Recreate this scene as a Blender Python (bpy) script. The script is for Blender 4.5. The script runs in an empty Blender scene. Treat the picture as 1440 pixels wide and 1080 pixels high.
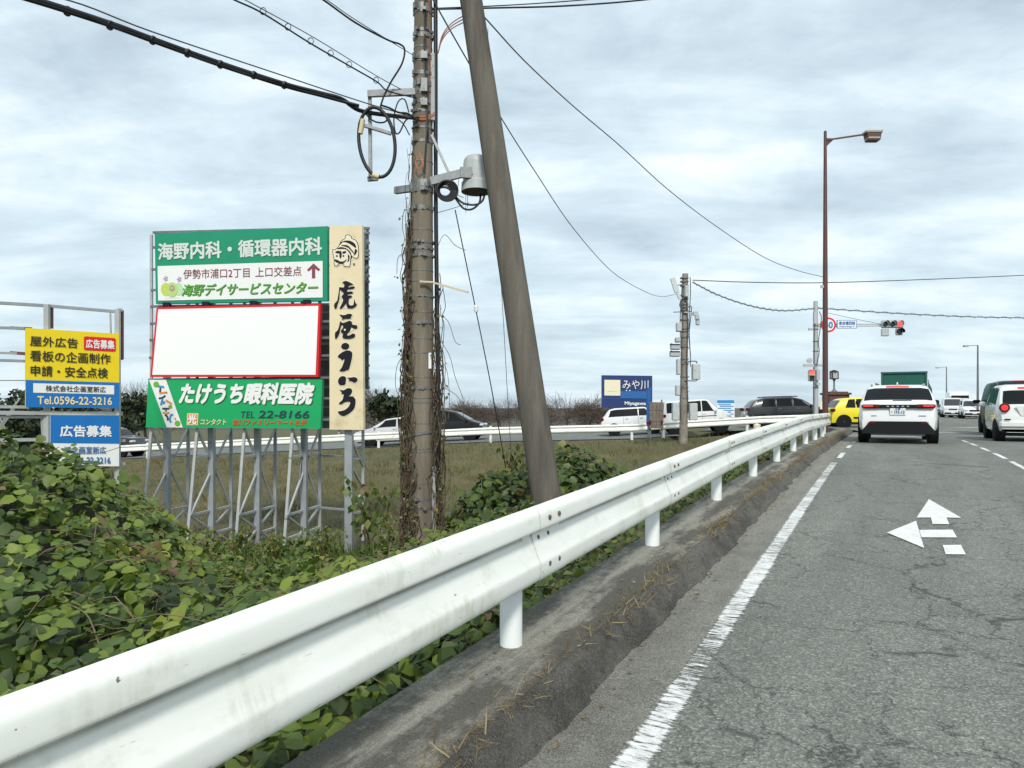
import bpy, bmesh, math, random
import numpy as np
from mathutils import Vector as V, Matrix, noise
random.seed(7); rng = np.random.default_rng(7)
SC = bpy.context.scene; COL = SC.collection
# ------------------------------------------------------------------ camera, sky, sun, exposure
EYE = 1.33; TH = math.radians(27.8); CT, ST = math.cos(TH), math.sin(TH); FPX, CX, HY = 1000., 720., 573.
cam = bpy.data.objects.new('camera', bpy.data.cameras.new('camera')); COL.objects.link(cam)
cam.location = (0, 0, EYE); cam.rotation_euler = (math.radians(90), 0, TH)
cam.data.lens = 25; cam.data.sensor_width = 36; cam.data.shift_y = (HY-540)/1440
cam.data.clip_start = .05; cam.data.clip_end = 6000; SC.camera = cam
SC.view_settings.view_transform = 'Standard'; SC.view_settings.look = 'None'
SC.view_settings.exposure = 0.40; SC.view_settings.gamma = 1
SUN_AZ, SUN_EL = math.radians(150), math.radians(42)
sun = bpy.data.objects.new('sun', bpy.data.lights.new('sun', 'SUN')); COL.objects.link(sun)
sdir = V((math.sin(SUN_AZ)*math.cos(SUN_EL), math.cos(SUN_AZ)*math.cos(SUN_EL), math.sin(SUN_EL)))
sun.rotation_euler = sdir.to_track_quat('Z', 'Y').to_euler()
sun.data.energy = 2.2; sun.data.angle = math.radians(10); sun.data.color = (1, .95, .88)

class NT:
    def __init__(s, tree): s.t = tree; s.n = tree.nodes; s.l = tree.links
    def new(s, typ, **kw):
        n = s.n.new(typ)
        for k, v in kw.items():
            if k == 'i':
                for a, b in v.items():
                    if hasattr(b, 'is_linked') or isinstance(b, bpy.types.NodeSocket): s.l.new(b, n.inputs[a])
                    else: n.inputs[a].default_value = b
            else: setattr(n, k, v)
        return n
    def ramp(s, fac, stops, interp='LINEAR'):
        r = s.n.new('ShaderNodeValToRGB'); s.l.new(fac, r.inputs[0]); e = r.color_ramp; e.interpolation = interp
        while len(e.elements) < len(stops): e.elements.new(.5)
        for el, (p, c) in zip(e.elements, stops):
            el.position = p; el.color = (c, c, c, 1) if not hasattr(c, '__len__') else (*c, 1)
        return r.outputs[0]
    def math(s, op, a, b=0., c=None):
        i = {0: a, 1: b}
        if c is not None: i[2] = c
        return s.new('ShaderNodeMath', operation=op, i=i).outputs[0]
    def mix(s, f, a, b, typ='MIX'):
        n = s.new('ShaderNodeMixRGB', blend_type=typ)
        for k, x in ((0, f), (1, a), (2, b)):
            if isinstance(x, bpy.types.NodeSocket): s.l.new(x, n.inputs[k])
            elif k: n.inputs[k].default_value = (*x, 1)
            else: n.inputs[0].default_value = x
        return n.outputs[0]
    def noise(s, vec, scale, detail=4, rough=.55, dist=0.):
        i = {'Scale': scale, 'Detail': detail, 'Roughness': rough, 'Distortion': dist}
        if vec is not None: i['Vector'] = vec
        return s.new('ShaderNodeTexNoise', i=i).outputs[0]
    def mapping(s, vec, scale=(1, 1, 1), loc=(0, 0, 0), rot=(0, 0, 0)):
        return s.new('ShaderNodeMapping', i={0: vec, 'Scale': scale, 'Location': loc, 'Rotation': rot}).outputs[0]

# overcast sky: Nishita base with drifting cloud sheets
wd = bpy.data.worlds.new('World'); SC.world = wd; wd.use_nodes = True
t = NT(wd.node_tree); t.n.clear()
sky = t.new('ShaderNodeTexSky'); sky.sky_type = 'NISHITA'; sky.sun_disc = False
sky.sun_elevation = SUN_EL; sky.sun_rotation = SUN_AZ; sky.air_density = 1.0; sky.dust_density = 2
tc = t.new('ShaderNodeTexCoord').outputs['Generated']
sx = t.new('ShaderNodeSeparateXYZ', i={0: tc})
zz = t.math('MAXIMUM', t.math('ADD', sx.outputs[2], .16), .05)
pv = t.new('ShaderNodeCombineXYZ', i={0: t.math('DIVIDE', sx.outputs[0], zz), 1: t.math('DIVIDE', sx.outputs[1], zz), 2: 0.}).outputs[0]
pr = t.mapping(t.mapping(pv, rot=(0, 0, -TH)), scale=(.55, .95, 1))
n1 = t.noise(pr, 1.5, 6, .5, .5)
n2 = t.noise(t.mapping(pr, scale=(.9, 1.1, 1), loc=(3.1, 7.7, 0)), 3.4, 8, .58, .35)
n3 = t.noise(t.mapping(tc, scale=(1, 1, 2.1), loc=(.4, 1.2, 0)), 4.0, 9, .60, .3)
val = t.math('ADD', t.math('MULTIPLY', n1, .42), t.math('ADD', t.math('MULTIPLY', n2, .28), t.math('MULTIPLY', n3, .34)))
cl = t.ramp(val, [(.385, (.375, .455, .525)), (.45, (.485, .59, .665)), (.515, (.60, .72, .79)), (.575, (.76, .85, .89)), (.655, (1.0, 1.0, 1.0))])
hz = t.ramp(sx.outputs[2], [(0., 1.), (.05, .85), (.22, .35), (.5, 0.)])
cl = t.mix(t.math('MULTIPLY', hz, .5), cl, (.55, .68, .745))
cl10 = t.new('ShaderNodeVectorMath', operation='SCALE', i={0: cl, 3: 9.5}).outputs[0]
fin = t.mix(.93, sky.outputs[0], cl10)
bg = t.new('ShaderNodeBackground', i={0: fin, 1: .1})
ow = t.new('ShaderNodeOutputWorld', i={0: bg.outputs[0]})

# ------------------------------------------------------------------ places
def W(px, py, d):
    xc = (px-CX)/FPX*d
    return V((xc*CT-d*ST, xc*ST+d*CT, EYE-(py-HY)/FPX*d))
def XD(xc, d, z=0.): return V((xc*CT-d*ST, xc*ST+d*CT, EYE+z))
RY = [-40, 0, 8, 12, 16, 20, 24, 40, 600]; RZv = [-2.71, -1.33, -1.054, -.955, -.905, -.905, -.93, -.99, -.99]
def RZ(y): return EYE+float(np.interp(y, RY, RZv))
ZX = [-60, -30, -19.5, -1.1, 6, 7.6, 12, 16, 60]; ZV = [-3.6, -3.3, -2.7, -1.75, -1.57, -1.45, -1.17, -1.03, -1.0]
def side_z(xc): return np.interp(xc, ZX, ZV)
def dline(xc): return 38-(xc+20.5)*4/35.1
def road_z(X, Y):
    xc = X*CT+Y*ST
    k = min(max((-1.5-X)/7.5, 0), 1)
    return RZ(Y)*(1-k)+(EYE+float(side_z(xc)))*k
def G(px, py):                       # where a sight line meets the carriageway
    lo, hi = .5, 400.
    for _ in range(60):
        m = (lo+hi)/2; p = W(px, py, m)
        if p.z > RZ(p.y): lo = m
        else: hi = m
    p = W(px, py, lo); return V((p.x, p.y, RZ(p.y)))
SIDE = (XD(14.6, 34)-XD(-20.5, 38)).normalized()

# ------------------------------------------------------------------ materials
MATS = {}
def mat(name, col, rough=.6, metal=0., var=.0, vscale=6., bump=0., bscale=60., dirt=None, dscale=3., dth=(.52, .7), spec=.5, coat=0.):
    if name in MATS: return MATS[name]
    m = bpy.data.materials.new(name); m.use_nodes = True; t = NT(m.node_tree)
    b = t.n['Principled BSDF']; b.inputs['Roughness'].default_value = rough; b.inputs['Metallic'].default_value = metal
    b.inputs['Specular IOR Level'].default_value = spec; b.inputs['Coat Weight'].default_value = coat
    o = t.new('ShaderNodeTexCoord').outputs['Object']
    c = None
    if var:
        n = t.noise(o, vscale, 5); c = t.ramp(n, [(.25, [x*(1-var) for x in col]), (.75, [min(1, x*(1+var)) for x in col])])
    if dirt is not None:
        n = t.noise(t.mapping(o, loc=(5, 3, 1)), dscale, 6, .65); f = t.ramp(n, [(dth[0], 0.), (dth[1], 1.)])
        c = t.mix(f, c if c is not None else tuple(col), tuple(dirt))
    if c is None: b.inputs['Base Color'].default_value = (*col, 1)
    else: t.l.new(c, b.inputs['Base Color'])
    if bump:
        n = t.noise(o, bscale, 4); bn = t.new('ShaderNodeBump', i={'Strength': bump, 'Distance': .02, 'Height': n}); t.l.new(bn.outputs[0], b.inputs['Normal'])
    MATS[name] = m; return m
def emis(name, col, strength):
    m = bpy.data.materials.new(name); m.use_nodes = True; b = m.node_tree.nodes['Principled BSDF']
    b.inputs['Base Color'].default_value = (*[x*.5 for x in col], 1); b.inputs['Emission Color'].default_value = (*col, 1); b.inputs['Emission Strength'].default_value = strength
    b.inputs['Roughness'].default_value = .3
    MATS[name] = m; return m
def leafmat(name, stops, rough=.5, trans=.25):
    m = bpy.data.materials.new(name); m.use_nodes = True; t = NT(m.node_tree); b = t.n['Principled BSDF']; out = t.n['Material Output']
    a = t.new('ShaderNodeAttribute', attribute_name='rnd').outputs['Fac']
    c = t.ramp(a, stops)
    o = t.new('ShaderNodeTexCoord').outputs['Object']
    c = t.mix(.45, c, t.ramp(t.noise(o, 9, 3), [(.3, .45), (.7, 1.)]), 'MULTIPLY')
    t.l.new(c, b.inputs['Base Color']); b.inputs['Roughness'].default_value = rough
    tr = t.new('ShaderNodeBsdfTranslucent', i={0: c})
    mx = t.new('ShaderNodeMixShader', i={0: trans, 1: b.outputs[0], 2: tr.outputs[0]}); t.l.new(mx.outputs[0], out.inputs[0])
    MATS[name] = m; return m

def asphalt(name, lo, hi, crack=True):
    m = bpy.data.materials.new(name); m.use_nodes = True; t = NT(m.node_tree); b = t.n['Principled BSDF']
    o = t.new('ShaderNodeTexCoord').outputs['Object']
    vo = t.new('ShaderNodeTexVoronoi', i={'Vector': o, 'Scale': 105.})
    sp = t.new('ShaderNodeSeparateColor', i={0: vo.outputs['Color']}).outputs[0]
    st = t.ramp(sp, [(0, [x*.88 for x in lo]), (.45, lo), (.8, hi), (.94, [x*1.12 for x in hi]), (1., [min(.6, x*1.45) for x in hi])])
    pit = t.ramp(vo.outputs['Distance'], [(.0, 1.), (.5, 1.), (.85, .55)])
    c = t.mix(.8, st, pit, 'MULTIPLY')
    fine = t.ramp(t.noise(o, 30, 5, .7), [(.3, .72), (.7, 1.2)])
    c = t.mix(.75, c, fine, 'MULTIPLY')
    big = t.ramp(t.noise(t.mapping(o, scale=(1.6, .35, 1)), 1.1, 5, .6), [(.3, .80), (.7, 1.14)])
    c = t.mix(1., c, big, 'MULTIPLY')
    if crack:
        nz = t.new('ShaderNodeTexNoise', i={'Vector': o, 'Scale': 4., 'Detail': 6., 'Roughness': .65}).outputs['Color']
        vv = t.new('ShaderNodeVectorMath', operation='MULTIPLY_ADD', i={0: nz, 1: (.5, .5, 0), 2: o}).outputs[0]
        tot = None
        for sc, th, lo_, loc in ((1.35, .009, .46, 0), (.8, .008, .43, 4.2), (3.1, .014, .50, 1.7)):
            e = t.new('ShaderNodeTexVoronoi', feature='DISTANCE_TO_EDGE', i={'Vector': t.mapping(vv, loc=(loc, loc, 0)), 'Scale': sc}).outputs['Distance']
            ln = t.ramp(e, [(0., 1.), (th*.4, .9), (th, 0.)])
            k = t.math('MULTIPLY', ln, t.ramp(t.noise(t.mapping(o, loc=(loc+1, 2, 3)), .9, 4, .6), [(lo_-.03, 0.), (lo_+.05, 1.)]))
            tot = k if tot is None else t.math('MAXIMUM', tot, k)
        c = t.mix(t.math('MULTIPLY', tot, .66), c, (.018, .02, .022))
    t.l.new(c, b.inputs['Base Color']); b.inputs['Roughness'].default_value = .85; b.inputs['Specular IOR Level'].default_value = .3
    bn = t.new('ShaderNodeBump', i={'Strength': .5, 'Distance': .006, 'Height': t.math('ADD', vo.outputs['Distance'], t.math('MULTIPLY', t.noise(o, 50, 4), 1.))})
    t.l.new(bn.outputs[0], b.inputs['Normal']); MATS[name] = m; return m
def roadpaint(name, wear=(.42, .56), ragged=True, base=(.80, .81, .79)):
    m = bpy.data.materials.new(name); m.use_nodes = True; t = NT(m.node_tree); b = t.n['Principled BSDF']; out = t.n['Material Output']
    o = t.new('ShaderNodeTexCoord').outputs['Object']
    n = t.noise(t.mapping(o, scale=(5, 26, 1)), 2.2, 7, .7); n2 = t.noise(o, 1.3, 3); n3 = t.noise(o, 90, 3, .7)
    s = t.math('ADD', t.math('MULTIPLY', n, .6), t.math('ADD', t.math('MULTIPLY', n2, .3), t.math('MULTIPLY', n3, .12)))
    if ragged:
        uv = t.new('ShaderNodeAttribute', attribute_name='across').outputs['Fac']
        ed = t.math('ABSOLUTE', t.math('SUBTRACT', uv, .5)); s = t.math('SUBTRACT', s, t.ramp(ed, [(.26, 0.), (.5, .22)]))
    f = t.ramp(s, [(wear[0], 0.), (wear[1], 1.)])
    b.inputs['Base Color'].default_value = (*base, 1); b.inputs['Roughness'].default_value = .7
    c = t.ramp(t.noise(o, 14, 5, .7), [(.3, [x*.72 for x in base]), (.6, base)]); t.l.new(c, b.inputs['Base Color'])
    tr = t.new('ShaderNodeBsdfTransparent')
    mx = t.new('ShaderNodeMixShader', i={0: f, 1: tr.outputs[0], 2: b.outputs[0]}); t.l.new(mx.outputs[0], out.inputs[0]); MATS[name] = m; return m

# ------------------------------------------------------------------ mesh building
def cr(pts, n=6):
    P = [V(p) for p in pts]; P = [P[0]*2-P[1]]+P+[P[-1]*2-P[-2]]; out = []
    for i in range(1, len(P)-2):
        a, b, c, d = P[i-1:i+3]
        for k in range(n):
            u = k/n
            out.append(.5*((2*b)+(c-a)*u+(2*a-5*b+4*c-d)*u*u+(3*b-a-3*c+d)*u**3))
    out.append(P[-2]); return out
class MB:
    def __init__(s): s.v = []; s.f = []; s.mi = []
    def add(s, vs, fs, mi=0):
        o = len(s.v); s.v += [tuple(x) for x in vs]
        for f in fs: s.f.append([i+o for i in f]); s.mi.append(mi)
    def box(s, c, size, rz=0., ax=None, mi=0, bev=0.):
        x, y, z = [q/2 for q in size]; c = V(c)
        if ax is None: A = (V((math.cos(rz), math.sin(rz), 0)), V((-math.sin(rz), math.cos(rz), 0)), V((0, 0, 1)))
        else: A = ax
        if bev:
            b = bev; pts = []; fs = []
            for zz_, k in ((-z, b), (-z+b, 0), (z-b, 0), (z, b)):
                xx, yy = x-k, y-k
                for q in ((-xx+b, -yy), (xx-b, -yy), (xx, -yy+b), (xx, yy-b), (xx-b, yy), (-xx+b, yy), (-xx, yy-b), (-xx, -yy+b)): pts.append(c+A[0]*q[0]+A[1]*q[1]+A[2]*zz_)
            fs.append(list(range(7, -1, -1))); fs.append(list(range(24, 32)))
            for r in range(3):
                for i in range(8): fs.append([r*8+i, r*8+(i+1) % 8, r*8+8+(i+1) % 8, r*8+8+i])
            s.add(pts, fs, mi); return s
        pts = [c+A[0]*i*x+A[1]*j*y+A[2]*k*z for k in (-1, 1) for i, j in ((-1, -1), (1, -1), (1, 1), (-1, 1))]
        s.add(pts, [[3, 2, 1, 0], [4, 5, 6, 7], [0, 1, 5, 4], [1, 2, 6, 5], [2, 3, 7, 6], [3, 0, 4, 7]], mi); return s
    def bar(s, p, q, w, h=None, mi=0, up=None):
        p, q = V(p), V(q); d = (q-p); L = d.length; d.normalize(); h = h or w
        u = V(up) if up is not None else (V((0, 0, 1)) if abs(d.z) < .9 else V((CT, ST, 0)))
        x = d.cross(u).normalized(); y = x.cross(d).normalized()
        return s.box((p+q)/2, (w, h, L), ax=(x, y, d), mi=mi)
    def tube(s, pts, r, seg=8, mi=0, cap=True):
        P = [V(p) for p in pts]; n = len(P); R = r if hasattr(r, '__len__') else [r]*n
        d0 = (P[1]-P[0]).normalized(); x = d0.cross(V((0, 0, 1)) if abs(d0.z) < .9 else V((1, 0, 0))).normalized(); vs = []
        for i in range(n):
            d = (P[min(i+1, n-1)]-P[max(i-1, 0)]).normalized()
            x = (x-d*x.dot(d)).normalized(); y = d.cross(x)
            for k in range(seg):
                a = 2*math.pi*k/seg; vs.append(P[i]+(x*math.cos(a)+y*math.sin(a))*R[i])
        fs = [[i*seg+k, i*seg+(k+1) % seg, (i+1)*seg+(k+1) % seg, (i+1)*seg+k] for i in range(n-1) for k in range(seg)]
        if cap: fs += [list(range(seg-1, -1, -1)), list(range((n-1)*seg, n*seg))]
        s.add(vs, fs, mi); return s
    def lathe(s, prof, c=(0, 0, 0), ax=None, seg=24, mi=0):
        A = ax or (V((1, 0, 0)), V((0, 1, 0)), V((0, 0, 1))); c = V(c); vs = []
        for r, z in prof:
            for k in range(seg):
                a = 2*math.pi*k/seg; vs.append(c+A[0]*r*math.cos(a)+A[1]*r*math.sin(a)+A[2]*z)
        n = len(prof)
        fs = [[i*seg+k, i*seg+(k+1) % seg, (i+1)*seg+(k+1) % seg, (i+1)*seg+k] for i in range(n-1) for k in range(seg)]
        fs += [list(range(seg-1, -1, -1)), list(range((n-1)*seg, n*seg))]
        s.add(vs, fs, mi); return s
    def grid(s, P, mi=0):
        r, c = len(P), len(P[0])
        s.add([p for row in P for p in row], [[i*c+j, i*c+j+1, (i+1)*c+j+1, (i+1)*c+j] for i in range(r-1) for j in range(c-1)], mi); return s
    def prism(s, pts, off, mi=0):
        n = len(pts); off = V(off)
        s.add([V(p) for p in pts]+[V(p)+off for p in pts], [list(range(n)), list(range(2*n-1, n-1, -1))]+[[i+n, (i+1) % n+n, (i+1) % n, i] for i in range(n)], mi); return s
    def build(s, name, mats, parent=None, smooth=None, origin=None):
        me = bpy.data.meshes.new(name); q = parent
        while q is not None and '_o' not in q and q.parent is not None: q = q.parent
        o_ = V(origin) if origin is not None else (V(q['_o']) if q is not None and '_o' in q else V((0, 0, 0)))
        me.from_pydata([(x-o_.x, y-o_.y, z-o_.z) for x, y, z in s.v], [], s.f)
        for m in (mats if isinstance(mats, (list, tuple)) else [mats]): me.materials.append(m)
        if any(s.mi): me.polygons.foreach_set('material_index', s.mi)
        if smooth is not None:
            me.polygons.foreach_set('use_smooth', [True]*len(me.polygons)); me.set_sharp_from_angle(angle=math.radians(smooth))
        me.validate(); me.update()
        ob = bpy.data.objects.new(name, me); COL.objects.link(ob)
        if parent is not None: ob.parent = parent
        elif origin is not None: ob.location = origin
        return ob
def tag(o, label=None, cat=None, group=None, kind=None):
    for k, v in (('label', label), ('category', cat), ('group', group), ('kind', kind)):
        if v: o[k] = v
    return o
def thing(name, label, cat, loc=(0, 0, 0), group=None, world=True):
    o = bpy.data.objects.new(name, None); COL.objects.link(o); o.location = loc; o.empty_display_size = .1
    if world: o['_o'] = tuple(loc)
    return tag(o, label, cat, group)
def struct(o): o['kind'] = 'structure'; return o

# many small leaves or blades as one mesh
def tmpl_heart():
    v = [(0, 0, 0), (0, .5, -.05), (0, 1, -.16), (-.34, .02, .06), (-.5, .42, .07), (-.27, .82, -.03), (.34, .02, .06), (.5, .42, .07), (.27, .82, -.03)]
    return np.array(v, float), np.array([[0, 1, 4, 3], [1, 2, 5, 4], [0, 6, 7, 1], [1, 7, 8, 2]])
def tmpl_tri():
    v, f = tmpl_heart(); V_, F_ = [], []
    for k, (a, o, sc) in enumerate(((0., .42, 1.), (1.75, .16, .86), (-1.75, .16, .86))):
        w = v*sc; w = w+np.array([0, o, 0]); c, s_ = math.cos(a), math.sin(a); w = np.stack([w[:, 0]*c-w[:, 1]*s_, w[:, 0]*s_+w[:, 1]*c, w[:, 2]-.12*abs(a)*np.abs(w[:, 1])*.3+.01*k], 1); V_.append(w); F_.append(f+9*k)
    return np.concatenate(V_), np.concatenate(F_)
def tmpl_leaf(): return np.array([(0, 0, 0), (.33, .45, .06), (0, 1, -.06), (-.33, .45, .06)], float), np.array([[0, 1, 2, 3]])
def tmpl_blade(): return np.array([(-.03, 0, 0), (.03, 0, 0), (.028, .55, .06), (-.028, .55, .06), (.005, 1, .26), (-.005, 1, .26)], float), np.array([[0, 1, 2, 3], [3, 2, 4, 5]])
def leaves(name, P, N, S, m, tm, rnd, D=None, parent=None):
    TV, TF = tm; n = len(P); k = len(TV)
    N = N/np.linalg.norm(N, axis=1, keepdims=True)
    if D is None: D = rng.normal(size=(n, 3))
    D = D-N*(D*N).sum(1, keepdims=True); D /= np.linalg.norm(D, axis=1, keepdims=True)+1e-9; X = np.cross(D, N)
    S = np.asarray(S).reshape(n, 1, 1)
    co = P[:, None, :]+S*(TV[None, :, 0:1]*X[:, None, :]+TV[None, :, 1:2]*D[:, None, :]+TV[None, :, 2:3]*N[:, None, :])
    f = (TF[None]+(np.arange(n)*k)[:, None, None]).reshape(-1)
    me = bpy.data.meshes.new(name); nf = n*len(TF)
    me.vertices.add(n*k); me.vertices.foreach_set('co', co.reshape(-1)); me.loops.add(nf*4); me.loops.foreach_set('vertex_index', f)
    me.polygons.add(nf); me.polygons.foreach_set('loop_start', np.arange(nf)*4); me.polygons.foreach_set('loop_total', np.full(nf, 4))
    a = me.attributes.new('rnd', 'FLOAT', 'POINT'); a.data.foreach_set('value', np.repeat(rnd, k))
    me.materials.append(m); me.polygons.foreach_set('use_smooth', [True]*nf); me.update(); me.validate()
    o = bpy.data.objects.new(name, me); COL.objects.link(o)
    if parent is not None: o.parent = parent
    return o

# flat boards with lettering
class Board:
    def __init__(s, TL, TR, BR, BL):
        s.c = [V(x) for x in (TL, TR, BR, BL)]; s.n = (s.c[1]-s.c[0]).cross(s.c[3]-s.c[0]).normalized()*-1
        if s.n.dot(V((0, 0, EYE))-s.c[0]) < 0: s.n = -s.n
        s.o = (s.c[2]+s.c[3])/2
    def Q(s, u, v, off=0.):
        a = s.c[0].lerp(s.c[1], u); b = s.c[3].lerp(s.c[2], u); return b.lerp(a, v)+s.n*off
    def panel(s, name, m, thk=.06, label=None, cat='sign', group=None):
        mb = MB(); mb.prism(s.c, -s.n*thk); s.root = mb.build(name, m, origin=s.o); s.root['_o'] = tuple(s.o)
        tag(s.root, label, cat, group); return s.root
    def poly(s, name, uv, m, off=.006):
        mb = MB(); n = len(uv); mb.add([s.Q(u, v, off) for u, v in uv], [list(range(n))]); return mb.build(name, m, s.root)
    def rect(s, name, u0, v0, u1, v1, m, off=.006): return s.poly(name, [(u0, v0), (u1, v0), (u1, v1), (u0, v1)], m, off)
    def text(s, body, u0, v0, u1, v1, m, bold=.0, shear=0., off=.014, name='lettering'):
        c = bpy.data.curves.new('t', 'FONT'); c.body = body; c.size = 1; c.resolution_u = 3
        ob = bpy.data.objects.new('t', c); COL.objects.link(ob)
        me0 = bpy.data.meshes.new_from_object(ob.evaluated_get(bpy.context.evaluated_depsgraph_get()))
        bpy.data.objects.remove(ob); bpy.data.curves.remove(c)
        X = np.array([v.co[:] for v in me0.vertices]); F0 = [list(p.vertices) for p in me0.polygons]; bpy.data.meshes.remove(me0)
        X[:, 0] += shear*X[:, 1]; lo, hi = X.min(0)-bold, X.max(0)+bold; mb = MB()
        sh = [(0, 0)] if bold < .004 else [(bold*math.cos(k*math.pi/4), bold*math.sin(k*math.pi/4)) for k in range(8)]
        for k, (dx, dy) in enumerate(sh):      # a heavier weight: the outline laid over itself, a hair proud each time
            mb.add([s.Q(u0+(u1-u0)*(x[0]+dx-lo[0])/(hi[0]-lo[0]), v0+(v1-v0)*(x[1]+dy-lo[1])/(hi[1]-lo[1]), off+k*.0005) for x in X], F0)
        me = bpy.data.meshes.new(name); me.from_pydata([tuple(V(v)-s.o) for v in mb.v], [], mb.f); me.materials.append(m)
        o = bpy.data.objects.new(name, me); COL.objects.link(o); o.parent = s.root; return o
    def stroke(s, name, lines, m, off=.02, asp=1., parent=None):
        """brush strokes: each line is a list of (u, v, width in u)"""
        mb = MB()
        for li, L in enumerate(lines):
            P = cr([V((a, b/asp, w)) for a, b, w in L], 5) if len(L) > 2 else [V((a, b/asp, w)) for a, b, w in L]
            vs = []
            for i, p in enumerate(P):
                d = V((*(P[min(i+1, len(P)-1)]-P[max(i-1, 0)])[:2], 0)).normalized(); nn = V((-d.y, d.x, 0))*p.z/2
                vs += [s.Q((p+nn).x, (p+nn).y*asp, off+li*.0015), s.Q((p-nn).x, (p-nn).y*asp, off+li*.0015)]
            mb.add(vs, [[2*i, 2*i+1, 2*i+3, 2*i+2] for i in range(len(P)-1)])
            for p in (P[0], P[-1]):
                if p.z > .012: mb.add([s.Q(p.x+p.z/2*math.cos(a), (p.y+p.z/2*math.sin(a))*asp, off+li*.0015+.0007) for a in [2*math.pi*k/12 for k in range(12)]], [list(range(12))])
        return mb.build(name, m, s.root)
    def disc(s, name, u, v, ru, rv, m, off=.02, n=20): return s.poly(name, [(u+ru*math.cos(2*math.pi*k/n), v+rv*math.sin(2*math.pi*k/n)) for k in range(n)], m, off)
# ------------------------------------------------------------------ setting: ground, roads, kerb
M = MATS
asphalt('asphalt', (.172, .178, .158), (.238, .247, .220)); asphalt('side_asphalt', (.15, .16, .155), (.24, .25, .245), crack=False)
mat('soil', (.085, .075, .042), .95, var=.4, vscale=3, bump=.6, bscale=25)
mat('grass_base', (.10, .086, .034), .95, var=.35, vscale=1.2, bump=.7, bscale=18, dirt=(.075, .085, .03), dscale=.5, dth=(.45, .65))
def zv(Y): return np.interp(Y, [-20, 0, 8, 16, 24, 40, 80], [-1.9, -1.25, -.98, -.83, -.85, -.95, -1.2])
def smooth(x): x = np.clip(x, 0, 1); return x*x*(3-2*x)
def ground_rel(xc, d):
    X = xc*CT-d*ST; Y = xc*ST+d*CT
    s = dline(xc)-.5-d; zf = side_z(xc)-.03; flat = -3.25
    emb = np.where(s < 0, zf, zf+(flat-zf)*smooth(s/14.))
    back = s < -9.5; emb = np.where(back, zf-.15+(-4.0-zf)*smooth((-s-9.5)/10), emb)
    t = np.maximum(-1.72-X, 0); ver = zv(Y)-.05-.36*t-.02*t*t
    ver = np.where(X > -1.72, zv(Y)-.4, ver)
    ver = np.where(back, -9, ver)
    k = .35; h = np.clip(.5+.5*(emb-ver)/k, 0, 1)
    z = ver*(1-h)+emb*h+k*h*(1-h)
    le = np.where(Y < 30, -.9, -.9-3.2*(1-np.sqrt(np.maximum(0, 1-((np.minimum(Y, 37.9)-30)/8)**2))))
    z = np.where((X > le-.5) & (Y > 21), np.minimum(z, -1.4), z)
    z = np.where((X > -9.5) & (s < .3), np.minimum(z, side_z(xc)-.25), z)
    return z
def nz2(x, y, sc, seed=0.):
    return np.array([noise.noise((a*sc+seed, b*sc-seed, seed)) for a, b in zip(np.ravel(x), np.ravel(y))]).reshape(np.shape(x))
xs = np.concatenate([np.linspace(-75, -26, 25), np.linspace(-25, 22, 142), np.linspace(24, 60, 10)])
ds = np.concatenate([np.linspace(-14, .5, 12), np.linspace(.8, 32, 120), np.linspace(32.4, 60, 50), np.linspace(64, 130, 8)])
XX, DD = np.meshgrid(xs, ds); ZZ = ground_rel(XX, DD); near = (DD < dline(XX)-1.2)
ZZ = ZZ+np.where(near, nz2(XX, DD, .7)*.12, 0)
mb = MB(); mb.grid([[XD(XX[i, j], DD[i, j], ZZ[i, j]) for j in range(len(xs))] for i in range(len(ds))])
struct(mb.build('embankment', M['grass_base'], smooth=60))
mb = MB(); mb.add([XD(-4000, -200, -4.6), XD(4000, -200, -4.6), XD(4000, 5000, -4.6), XD(-4000, 5000, -4.6)], [[0, 1, 2, 3]])
mat('far_field', (.075, .07, .05), .95, var=.3, vscale=.05)
struct(mb.build('ground', M['far_field']))

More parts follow.
